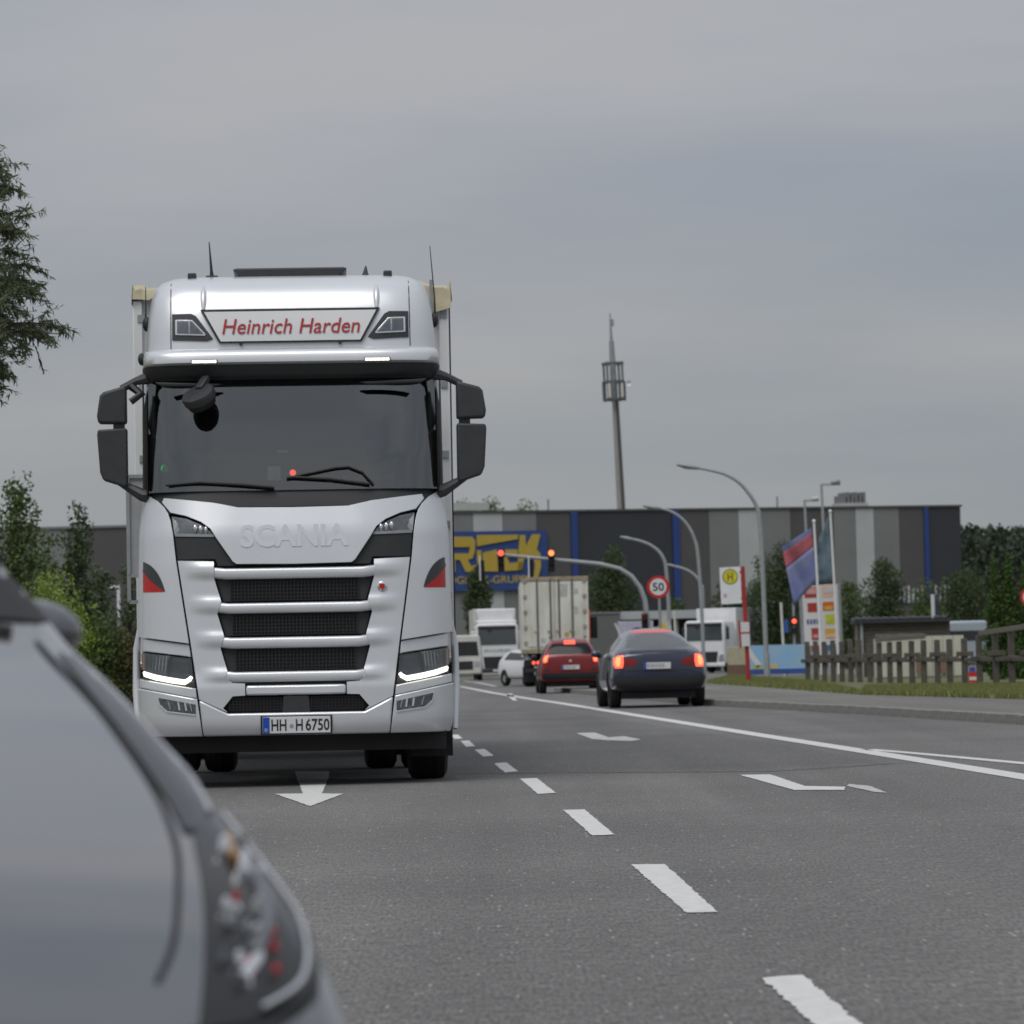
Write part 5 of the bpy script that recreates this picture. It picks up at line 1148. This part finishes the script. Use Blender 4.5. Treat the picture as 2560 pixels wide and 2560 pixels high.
# fence: every post and rail a part
fence = thing('wooden_fence', foot(2280, 100, pz), 'weathered wooden post fence with staggered short rails along the verge', 'fence')
fo = fence.location
xs = [2020, 2041, 2062, 2084, 2106, 2128, 2150, 2176, 2200, 2226, 2250, 2281, 2311, 2345, 2376, 2413, 2450, 2491, 2531, 2575, 2620]
prev = None
for i, q in enumerate(xs):
    d = 125 - 40 * ((q - 2020) / 600) ** .9
    p = foot(q, d, pz) - fo; r = .072
    hgt = 1.22 + random.uniform(-.03, .03)
    if q > 2150 and q < 2420: hgt = CH + (hor(q) - (1606 - (q - 2200) * .05)) * d / F - pz
    if q >= 2420: hgt = CH + (hor(q) - (1588 - (q - 2450) * .16)) * d / F - pz
    MB().prism([(p.x - r, 0), (p.x + r, 0), (p.x + r, hgt - .02), (p.x + r - .02, hgt), (p.x - r + .02, hgt), (p.x - r, hgt - .02)], p.y - r, p.y + r).build('post', WOOD2, fence, 30, .012)
    zr = .58 + (.12 if i % 2 else 0.0)
    MB().box(p.x - .21, p.x + .21, p.y - r - .07, p.y - r - .002, zr, zr + .12).build('short_rail', WOOD2, fence, 30, .012)
    if prev is not None and (q <= 2226 and i % 2 == 0 or q > 2226): pass
    prev = p
def rail(q0, q1, y0, y1):
    f_ = lambda q: 125 - 40 * ((q - 2020) / 600) ** .9
    a, b = foot(q0, f_(q0), pz) - fo, foot(q1, f_(q1), pz) - fo
    za = CH + (hor(q0) - y0) * f_(q0) / F - pz; zb = CH + (hor(q1) - y1) * f_(q1) / F - pz
    MB().bar((a.x, a.y - .10, za), (b.x, b.y - .10, zb), .05, .12).build('top_rail', WOOD3, fence, 30, .012)
rail(2192, 2315, 1600, 1590); rail(2450, 2640, 1584, 1556)
for a, b in ((2020, 2106), (2106, 2226), (2226, 2345), (2345, 2450), (2450, 2575)):
    f_ = lambda q: 125 - 40 * ((q - 2020) / 600) ** .9
    pa, pb_ = foot(a, f_(a), pz) - fo, foot(b, f_(b), pz) - fo
    MB().bar((pa.x, pa.y + .10, .62), (pb_.x, pb_.y + .10, .62), .04, .10).build('back_rail', WOOD2, fence, 30, .01)
b_ = foot(2434, 100, pz); wb = thing('warning_beacon', b_, 'small red and white barrier with blue top behind the fence', 'barrier')
MB().box(-.11, .11, 0, .06, 0, .30).build('red_base', mat('barrier_red', lin(190, 40, 35), .5), wb, 0); MB().box(-.10, .10, -.004, .064, .10, .18).build('white_band', PLATEW, wb, 0); MB().box(-.09, .05, .005, .055, .305, .42).build('blue_top', mat('barrier_blue', lin(60, 70, 160), .5), wb, 0)
# ------------------------------------------------------------------ trees and shrubs
LM = {'dark': leafmat('leaf_dark', (.018, .036, .012), (.075, .11, .036)), 'mid': leafmat('leaf_mid', (.030, .058, .016), (.11, .155, .042)), 'bright': leafmat('leaf_bright', (.10, .17, .022), (.29, .38, .07)),
      'willow': leafmat('leaf_willow', (.034, .052, .022), (.17, .20, .11)), 'thuja': leafmat('leaf_thuja', (.028, .070, .012), (.085, .16, .03)), 'wood': leafmat('leaf_wood', (.014, .026, .014), (.040, .060, .030)), 'rust': leafmat('leaf_rust', (.05, .065, .02), (.16, .14, .06))}
BARK = mat('bark', (.07, .055, .042), .9, var=.3, scale=9, bump=.5, bscale=25)
def quads(P, size, asp, dirs=None, jit=.6):
    n = len(P); D = rng.normal(size=(n, 3)) if dirs is None else dirs + rng.normal(scale=jit, size=(n, 3))
    D /= np.linalg.norm(D, axis=1)[:, None] + 1e-9
    A = np.cross(D, rng.normal(size=(n, 3))); A /= np.linalg.norm(A, axis=1)[:, None] + 1e-9
    s = (size * (.6 + .8 * rng.random(n)))[:, None]
    a, b = D * s / 2, A * s * asp / 2
    V = np.stack([P - a, P + b * .9, P + a, P - b * .9], 1)
    return V.reshape(-1, 3)
def qmesh(name, V):
    n = len(V) // 4; me = bpy.data.meshes.new(name); me.vertices.add(len(V)); me.vertices.foreach_set('co', V.astype(np.float32).ravel())
    me.loops.add(n * 4); me.loops.foreach_set('vertex_index', np.arange(n * 4, dtype=np.int32)); me.polygons.add(n); me.polygons.foreach_set('loop_start', np.arange(0, n * 4, 4, dtype=np.int32))
    me.update(calc_edges=True); return me
def crown(n, blobs, shell=.55):
    """points in a set of ellipsoids (cx,cy,cz,rx,ry,rz), clustered so that gaps stay open"""
    w = np.array([b[3] * b[4] * b[5] for b in blobs]) ** .75; w /= w.sum()
    idx = rng.choice(len(blobs), n, p=w); B = np.array(blobs)[idx]
    D = rng.normal(size=(n, 3)); D /= np.linalg.norm(D, axis=1)[:, None]; r = shell + (1.06 - shell) * rng.random(n) ** .7
    return B[:, :3] + D * B[:, 3:] * r[:, None]
def tree(px, d, h, w, kind, label, name='tree', n=3500, leaf=.16, z=0.0, form='round', cat='tree', group=None, trunk=True, clear=.16):
    b_ = foot(px, d, z); t = thing(name, b_, label, cat, group)
    blobs = []
    k = 16
    for i in range(k):
        u = (i + .5) / k; zc = h * (clear + (1 - clear) * u)
        if form == 'round': rad = w / 2 * math.sin(math.pi * min(1, .12 + .86 * u)) ** .7
        elif form == 'cone': rad = w / 2 * (1.05 - u) ** .8 * min(1, u * 6 + .5)
        elif form == 'oval': rad = w / 2 * math.sin(math.pi * min(.98, .1 + .85 * u)) ** .55
        else: rad = w / 2 * (1 - .55 * u)
        for q in range(3):
            a = random.uniform(0, 6.283); rr = rad * random.uniform(.15, .72)
            s = rad * random.uniform(.38, .62) + .06 * w
            blobs.append((rr * math.cos(a), rr * math.sin(a), zc + random.uniform(-.03, .03) * h, s, s, s * random.uniform(.6, .9) + h * .025))
    for i in range(9):                                # stray sprays that break the outline
        u = random.uniform(.1, 1.0); a = random.uniform(0, 6.283); rr = w * .5 * random.uniform(.55, .95) * (1.05 - u * .75); s = w * random.uniform(.05, .10)
        blobs.append((rr * math.cos(a), rr * math.sin(a), h * (clear + (1 - clear) * u), s, s, s * 1.5))
    link('crown', qmesh('crown', quads(crown(n, blobs), leaf, .62)), LM[kind], t, 0)
    if trunk:
        m_ = MB(); m_.tube([(0, 0, 0), (.02 * w, 0, h * .3), (-.01 * w, 0, h * .62), (0, 0, h * .9)], [.018 * h + .03, .014 * h + .02, .009 * h + .01, .01], 8)
        for i in range(7):
            a = i * 2.4; z0 = h * (.25 + .08 * i); m_.tube([(0, 0, z0), (w * .18 * math.cos(a), w * .18 * math.sin(a), z0 + h * .08), (w * .36 * math.cos(a), w * .36 * math.sin(a), z0 + h * .17)], [.008 * h, .006 * h, .002 * h], 5)
        m_.build('trunk', BARK, t, 40)
    return t
def hpx(px, d, ytop, z=0.0): return CH + (hor(px) - ytop) * d / F - z
tree(1200, 256, hpx(1200, 256, 1430), 1.95, 'dark', 'dark oval tree left of the container lorry in front of the blue sign', form='oval', n=9500, leaf=.16, clear=.42)
tree(1538, 275, hpx(1538, 275, 1382), 3.6, 'dark', 'tall dark tree behind the traffic light gantry right of the container', form='oval', n=11400, leaf=.18, clear=.22)
tree(1690, 275, hpx(1690, 275, 1500), 1.9, 'mid', 'slender tree directly behind the street lamp by the speed limit sign', form='oval', n=5700, leaf=.15, clear=.2)
tree(1836, 262, hpx(1836, 262, 1432), 2.6, 'dark', 'dark tree behind the bus stop plate', form='oval', n=7600, leaf=.16, clear=.1)
tree(1955, 245, hpx(1955, 245, 1372), 3.9, 'dark', 'broad dark tree behind the tallest street lamp', form='oval', n=15200, leaf=.16, clear=.06)
tree(1900, 250, hpx(1900, 250, 1462), 2.6, 'dark', 'bushy dark tree between bus stop and tallest street lamp', form='oval', n=8550, leaf=.15, clear=.04)
tree(2128, 250, hpx(2128, 250, 1455), 2.3, 'mid', 'green tree right of the advertising board', form='oval', n=6650, leaf=.15, clear=.04)
tree(2212, 235, hpx(2212, 235, 1408), 3.0, 'dark', 'pointed dark tree above the left end of the shed roof', form='oval', n=12350, leaf=.15, clear=.05)
tree(2318, 240, hpx(2318, 240, 1462), 2.4, 'mid', 'small yellowish-green tree behind the shed flue', form='oval', n=5700, leaf=.15, clear=.04)
tree(2412, 260, hpx(2412, 260, 1440), 4.2, 'dark', 'dark tree at the right corner of the warehouse', form='oval', n=12350, leaf=.17, clear=.04)
tree(1425, 290, hpx(1425, 290, 1440), 1.0, 'mid', 'thin young tree top peeking over the container roof', form='oval', n=1200, leaf=.18)
for q, top_, w_, lab in ((2492, 1398, .80, 'left tall narrow conifer at the right edge'), (2530, 1394, .82, 'right tall narrow conifer at the right edge'), (2572, 1420, 1.0, 'conifer cut by the right edge of the picture')):
    tree(q, 112, hpx(q, 112, top_, pz), w_ * 1.0, 'thuja', lab, 'conifer', n=9000, leaf=.075, z=pz, form='cone', cat='conifer', group='conifers behind the fence', clear=.02)
# tree tops behind the warehouse roof (left part)
for q, top_, w_, lab in ((1165, 1268, 3.0, 'first tree top over the warehouse roof, next to the silver truck'), (1240, 1266, 3.4, 'second tree top over the warehouse roof, at the end of the white fascia'), (1320, 1272, 3.6, 'third tree top over the warehouse roof, left of the roof pole')):
    tree(q, 395, hpx(q, 395, top_), w_ * 1.3, 'mid', lab, n=3500, leaf=.3, group='tree tops behind the warehouse', form='oval', clear=.6)
# far-off wood on the right
pts = []
for i in range(60):
    q = 2330 + i * 14; d_ = 430 + random.uniform(-30, 60); b_ = foot(q, d_); hh = hpx(q, d_, 1322 - (i % 7) * 3 + random.uniform(-8, 10)) if q > 2395 else hpx(q, d_, 1340)
    for k in range(4): pts.append((b_.x + random.uniform(-2, 2), d_, hh * (.22 + .2 * k), 3.2, 3, hh * .16)); 
    pts.append((b_.x, d_, hh * .9, 2.0, 2, hh * .1))
fw_ = link('far_wood', qmesh('far_wood', quads(crown(42000, pts, .3), np.array(.7), .7)), LM['wood'], None, 0); props(fw_, 'dark wood closing the view right of the warehouse', 'wood', kind='stuff')
# ---- left side
tree(52, 82, hpx(52, 82, 1192), 1.25, 'mid', 'slim young tree with ragged top at the left edge, behind the bushes', n=5500, leaf=.10, form='oval', clear=.12)
tree(-70, 80, hpx(-70, 80, 1300), 1.7, 'mid', 'leafy tree cut by the left edge behind the grey car', n=4500, leaf=.10, form='oval', clear=.05)
tree(118, 84, hpx(118, 84, 1340), 1.4, 'mid', 'low leafy tree between the two slim young trees on the left', n=3500, leaf=.10, form='oval', clear=.05)
tree(203, 82, hpx(203, 82, 1272), .85, 'dark', 'slim pointed tree between the bushes and the silver truck', n=3600, leaf=.09, form='oval', clear=.1)
tree(255, 84, hpx(255, 84, 1420), .9, 'dark', 'small dark tree close to the left flank of the silver truck', n=2600, leaf=.09, form='oval', clear=.1)
tree(330, 86, hpx(330, 86, 1420), .8, 'dark', 'dark shrub partly hidden by the left front corner of the silver truck', 'shrub', n=2200, leaf=.08, form='oval', cat='shrub', clear=.05)
for q, top_, w_, kd, lab in ((130, 1450, 1.1, 'bright', 'bright green rounded bush left of the truck above the grey car'), (200, 1530, 1.0, 'bright', 'bright green bush in the middle of the left hedge'), (262, 1555, .9, 'mid', 'mid green bush at the right end of the left hedge'), (318, 1590, .7, 'rust', 'reddish brown bush touching the left edge of the truck'), (60, 1520, 1.2, 'bright', 'green bush mostly hidden by the grey car')):
    tree(q, 76, hpx(q, 76, top_), w_ * 1.36, kd, lab, 'bush', n=11000, leaf=.06, form='oval', cat='bush', group='bushes of the left hedge', trunk=False, clear=-.05)
# ---- willow-leaved tree reaching in at the top left
wl = foot(-330, 36); wt = thing('willow_tree', wl, 'grey-green willow-leaved tree reaching into the picture from the left edge', 'tree')
wz = lambda py: CH + (hor(-330) - py) * 36 / F
m_ = MB(); m_.tube([(0, 0, 0), (.05, 0, 1.5), (0, .05, 3.2), (.05, 0, 5.2)], [.16, .13, .09, .02], 10)
LV = []; LD = []
random.seed(21)
REACH = [(350, 1.25), (400, 1.38), (515, 1.62), (600, 1.58), (690, 1.70), (760, 1.66), (840, 1.84), (900, 1.5), (980, 1.25), (1040, .9)]
for i in range(92):
    a = (random.uniform(-.75, .75) if i % 4 else random.uniform(0, 6.283)); yp = 1030 - 690 * (i / 91.0); z0 = wz(yp) + .05
    reach = interp(REACH, yp) * (random.uniform(.62, 1.0) if i % 2 else random.uniform(.9, 1.0))
    rise = random.uniform(.1, .4)
    P0 = Vector((0, 0, z0 - .35)); P1 = Vector((reach * .5 * math.cos(a), reach * .5 * math.sin(a), z0 + rise * .4)); P2 = Vector((reach * math.cos(a), reach * math.sin(a), z0 + rise * .35 - .05 * reach))
    br = [P0.lerp(P1, t).lerp(P1.lerp(P2, t), t) for t in [k / 8 for k in range(9)]]
    m_.tube(br, [.022 - .0022 * k for k in range(9)], 5)
    for k in range(3, 9):
        for q in range(4):
            d0 = (br[k] - br[k - 1]).normalized(); dv = (d0 + Vector((random.gauss(0, .55), random.gauss(0, .55), random.gauss(-.05, .45)))).normalized()
            ln = random.uniform(.16, .38) * (1 if k < 8 else .7); base = br[k - 1].lerp(br[k], random.random())
            tw = [base + dv * ln * s + Vector((0, 0, -.14 * ln * s * s)) for s in (0, .33, .66, 1)]
            m_.tube(tw, [.004, .003, .002, .001], 3, cap=False)
            for s in range(20):
                u = s / 19 * 3; j = min(2, int(u)); p = tw[j].lerp(tw[j + 1], u - j)
                dl = (dv * .35 + Vector((random.gauss(0, .6), random.gauss(0, .6), random.gauss(-.45, .5)))).normalized()
                LV.append(p + dl * .03); LD.append(dl)
m_.build('trunk', BARK, wt, 40)
link('crown', qmesh('crown', quads(np.array(LV), .092, .20, np.array(LD), .05)), LM['willow'], wt, 0)
# ------------------------------------------------------------------ near car at the lower left, nose towards us
th = R(17.5); NX, NY = -.885, 3.72
GREYM = mat('grey_metallic_paint', (.125, .13, .14), .07, .6, .9, var=.03, scale=2)
GLOSSB = mat('gloss_black', (.010, .011, .013), .16, var=.05, spec=.25)
car = thing('parked_car', (NX, NY, 0), 'grey metallic car in the left foreground, out of focus, only its front corner showing', 'car', rz=th)
st = [(0.0, .35, .50, .44, .56, .50, .52, .55, .38), (.06, .25, .64, .42, .72, .54, .68, .60, .48), (.2, .2, .76, .44, .845, .575, .815, .655, .60), (.4, .18, .80, .48, .885, .685, .825, .745, .63), (.75, .18, .82, .56, .89, .785, .82, .835, .65), (1.1, .18, .82, .62, .89, .880, .815, .925, .67), (1.5, .18, .82, .66, .89, .965, .81, 1.005, .69),
      (1.75, .18, .82, .66, .89, .985, .825, 1.11, .74), (2.1, .18, .82, .66, .89, 1.0, .82, 1.28, .68), (2.4, .18, .82, .66, .88, 1.0, .81, 1.40, .61), (3.0, .18, .82, .66, .88, 1.0, .80, 1.46, .57), (3.7, .18, .82, .66, .88, 1.0, .80, 1.38, .57), (4.15, .2, .82, .64, .87, 1.0, .80, 1.10, .62), (4.5, .25, .75, .6, .82, .92, .76, .96, .6), (4.6, .4, .5, .6, .6, .8, .55, .84, .45)]
body, bv = car_body('body', st, GREYM, car, [(.82, .33), (3.5, .33)], 3)
stick('windscreen', [(-.66, 1.08), (.66, 1.08), (.55, 1.36), (-.55, 1.36)], bv, DARKGL, car, .006)
stick('pillar', [(.66, 1.03), (.78, 1.02), (.76, 1.12), (.60, 1.37), (.54, 1.37)], bv, BLACK, car, .012, .03, True)
LP = [(.625, .592), (.70, .582), (.78, .605), (.822, .66), (.830, .73), (.818, .80), (.79, .825), (.755, .80), (.722, .755), (.690, .70), (.655, .64)]
lampo = stick('headlight', LP, bv, GLOSSB, car, .007, .02)
link('headlight', conform(LP, bv, .007, .02, mx=True), GLOSSB, car, 60)
def surf(x, z, off=.012):
    h = bv.ray_cast(Vector((x, -9, z)), Vector((0, 1, 0))); return Vector((x, (h[0].y if h[0] else 0) - off, z + off * .5))
def top(x, y, off=.003):
    h = bv.ray_cast(Vector((x, y, 5)), Vector((0, 0, -1))); return (h[0] if h[0] else Vector((x, y, .7))) + Vector((0, 0, off))
RGL = mat('red_glint_colour', (.45, .02, .015), .2)
for n_, pts, r_, mm in (('light_guide', [(.70, .600), (.765, .622), (.806, .668), (.816, .72), (.810, .775)], .0035, CHROME), ('inner_reflector', [(.715, .645), (.75, .675), (.775, .715)], .009, LAMPG), ('inner_reflector', [(.69, .625), (.72, .645)], .008, CHROME), ('amber_lens', [(.758, .735), (.770, .757)], .006, mat('amber_strong', (.28, .14, .03), .2))):
    MB().tube(smooth([surf(x, z, .010) for x, z in pts]), r_, 8).build(n_, mm, lampo, 60)
random.seed(5)
for k in range(26):                                             # broken-up facets inside the lamp
    u = random.random(); x = .675 + .12 * u + random.uniform(-.02, .022); z = .615 + .155 * u + random.uniform(-.02, .02); c_ = surf(x, z, .009)
    r_ = random.uniform(.003, .009)
    MB().ell((0, 0, 0), (r_, r_ * .5, r_ * random.uniform(1.2, 2.4)), 6, 4).build('lamp_facet', random.choice((CHROME, CHROME, LAMPG, STEEL)), lampo, 0).location = c_
for x, z in ((.705, .640), (.745, .652), (.752, .665), (.735, .632), (.728, .700)):  # red glints on the lamp, put in as small red beads
    MB().ell((0, 0, 0), (.0045, .003, .006), 6, 4).build('red_glint', RGL, lampo, 0).location = surf(x, z, .011)
for s in (-1, 1):
    MB().tube(smooth([top(s * x, y, .0) for x, y in [(.60, .20), (.635, .28), (.668, .40), (.700, .55), (.722, .75), (.730, 1.0), (.732, 1.25), (.728, 1.5)]]), .004, 6).build('bonnet_gap', BLACK, car, 60)
    # black strip added on the wing for its dark reflections, chrome line for its highlight
    rows = []
    for y, xa, xb in ((.60, .722, .735), (.72, .730, .778), (.88, .734, .798), (1.05, .738, .806), (1.2, .740, .802), (1.34, .744, .786), (1.46, .748, .754)):
        rows.append([top(s * (xa + (xb - xa) * q / 6), y, .004) for q in range(7)])
    tr_ = MB().loft(rows, False, False).build('dark_reflection_strip', GLOSSB, car, 60)
    MB().tube(smooth([top(s * x, y, .003) for x, y in ((.775, .70), (.800, .90), (.806, 1.1), (.796, 1.3), (.77, 1.46))]), .0045, 6).build('highlight_line', CHROME, tr_, 60)
    mr = MB().ell((s * .80, 1.97, 1.01), (.085, .06, .05)).build('wing_mirror', GREYM, car, 60); MB().ell((s * .80, 1.995, 1.01), (.07, .045, .04)).build('mirror_glass', CHROME, mr, 60)
    MB().bar((s * .74, 1.97, .975), (s * .79, 1.97, .99), .06, .04).build('mirror_foot', BLACK, car, 30)
    for y in (.82, 3.5): wheel(car, s * .79, y, .325, .22, STEEL)
    # trim strip and bumper joint along the lower edge of the lamp
    MB().tube(smooth([surf(s * x, z, .002) for x, z in [(.40, .565), (.58, .585), (.70, .592), (.78, .615), (.825, .66), (.838, .70)]]), .0045, 6).build('bumper_gap', BLACK, car, 60)
MB().tube(smooth([top(x, 1.53 + .08 * (1 - abs(x) / .7), .002) for x in [-.70 + .14 * i for i in range(11)]]), .010, 8).build('cowl_seal', BLACK, car, 60)
stick('grille', [(-.42, .42), (.42, .42), (.46, .52), (-.46, .52)], bv, BLACK, car, .006, .05)
side_glass([(1.95, 1.06), (3.9, 1.04), (3.5, 1.30), (2.5, 1.32)], bv, car)
MB().box(-.7, .7, .3, 4.2, .17, .30).build('underbody', BLACK, car, 0)
# ------------------------------------------------------------------ driver behind the windscreen
SKIN = mat('skin', (.36, .22, .16), .6, var=.08, scale=10); SHIRT = mat('dark_shirt', (.05, .055, .065), .85, var=.15); HAIR = mat('dark_hair', (.03, .022, .017), .7, var=.2)
drv = thing('person', (0, 0, 0), 'driver in a dark shirt holding the steering wheel behind the truck windscreen', 'person')
bpy.context.view_layer.update(); drv.matrix_world = truck.matrix_world.copy()
def skinned(name, V, E, rad, material, parent, root=0, sub=2):
    me = bpy.data.meshes.new(name); me.from_pydata(V, E, []); o = bpy.data.objects.new(name, me); COL.objects.link(o); o.parent = parent
    sk = o.modifiers.new('skin', 'SKIN'); sk.use_smooth_shade = True
    for i, r_ in enumerate(rad): me.skin_vertices[0].data[i].radius = (r_, r_) if not isinstance(r_, tuple) else r_; me.skin_vertices[0].data[i].use_root = (i == root)
    sb = o.modifiers.new('sub', 'SUBSURF'); sb.levels = sub; sb.render_levels = sub
    bpy.context.view_layer.update(); m2 = bpy.data.meshes.new_from_object(o.evaluated_get(bpy.context.evaluated_depsgraph_get())); o.modifiers.clear(); o.data = m2; bpy.data.meshes.remove(me)
    m2.materials.clear(); m2.materials.append(material); m2.polygons.foreach_set('use_smooth', [True] * len(m2.polygons)); return o
X0 = .62; V = []; E = []; Rr = []
def node(x, y, z, r_, p=None):
    V.append((X0 + x, y, z)); Rr.append(r_); i = len(V) - 1
    if p is not None: E.append((p, i))
    return i
pel = node(0, 1.42, 2.0, (.16, .12)); ch1 = node(0, 1.42, 2.2, (.15, .11), pel); ch2 = node(0, 1.40, 2.42, (.17, .11), ch1); nk = node(0, 1.38, 2.56, .055, ch2); hd0 = node(0, 1.36, 2.64, (.07, .08), nk); hd1 = node(0, 1.35, 2.73, (.078, .095), hd0); hd2 = node(0, 1.36, 2.80, (.06, .075), hd1)
node(0, 1.235, 2.70, .014, hd1)                    # nose
for s in (-1, 1):
    sh = node(s * .20, 1.39, 2.45, .062, ch2); el_ = node(s * .29, 1.24, 2.22, .047, sh); wr = node(s * .21, 1.03, 2.40, .030, el_); pm = node(s * .20, .985, 2.44, .034, wr)
    for k in range(4):
        f1 = node(s * .20 + (k - 1.5) * .004, .945 + k * .004, 2.47 - k * .018, .0095, pm); node(s * .20 + (k - 1.5) * .004, .925, 2.455 - k * .018, .0085, f1)
    node(s * .165, .955, 2.46, .010, pm)
    hp = node(s * .10, 1.38, 1.98, .085, pel); kn = node(s * .14, .98, 2.0, .062, hp); an = node(s * .14, .85, 1.58, .042, kn); node(s * .14, .72, 1.49, .036, an)
bodyp = skinned('body', V, E, Rr, SKIN, drv)
V = []; E = []; Rr = []
a0 = node(0, 1.42, 1.97, (.175, .135)); a1 = node(0, 1.42, 2.2, (.168, .125), a0); a2 = node(0, 1.40, 2.42, (.185, .12), a1); node(0, 1.385, 2.52, .075, a2)
for s in (-1, 1):
    q = node(s * .205, 1.39, 2.455, .075, a2); node(s * .275, 1.27, 2.27, .06, q)
skinned('shirt', V, E, Rr, SHIRT, drv)
MB().ell((X0, 1.375, 2.775), (.088, .105, .075)).build('hair', HAIR, drv, 60)
for s in (-1, 1):
    MB().ell((X0 + s * .085, 1.365, 2.70), (.012, .022, .032)).build('ear', SKIN, bodyp, 60); MB().ell((X0 + s * .032, 1.262, 2.725), (.013, .006, .007)).build('eye', INK, bodyp, 60)
MB().ell((X0, 1.268, 2.655), (.026, .006, .006)).build('mouth', mat('lips', (.25, .10, .09), .6), bodyp, 60)
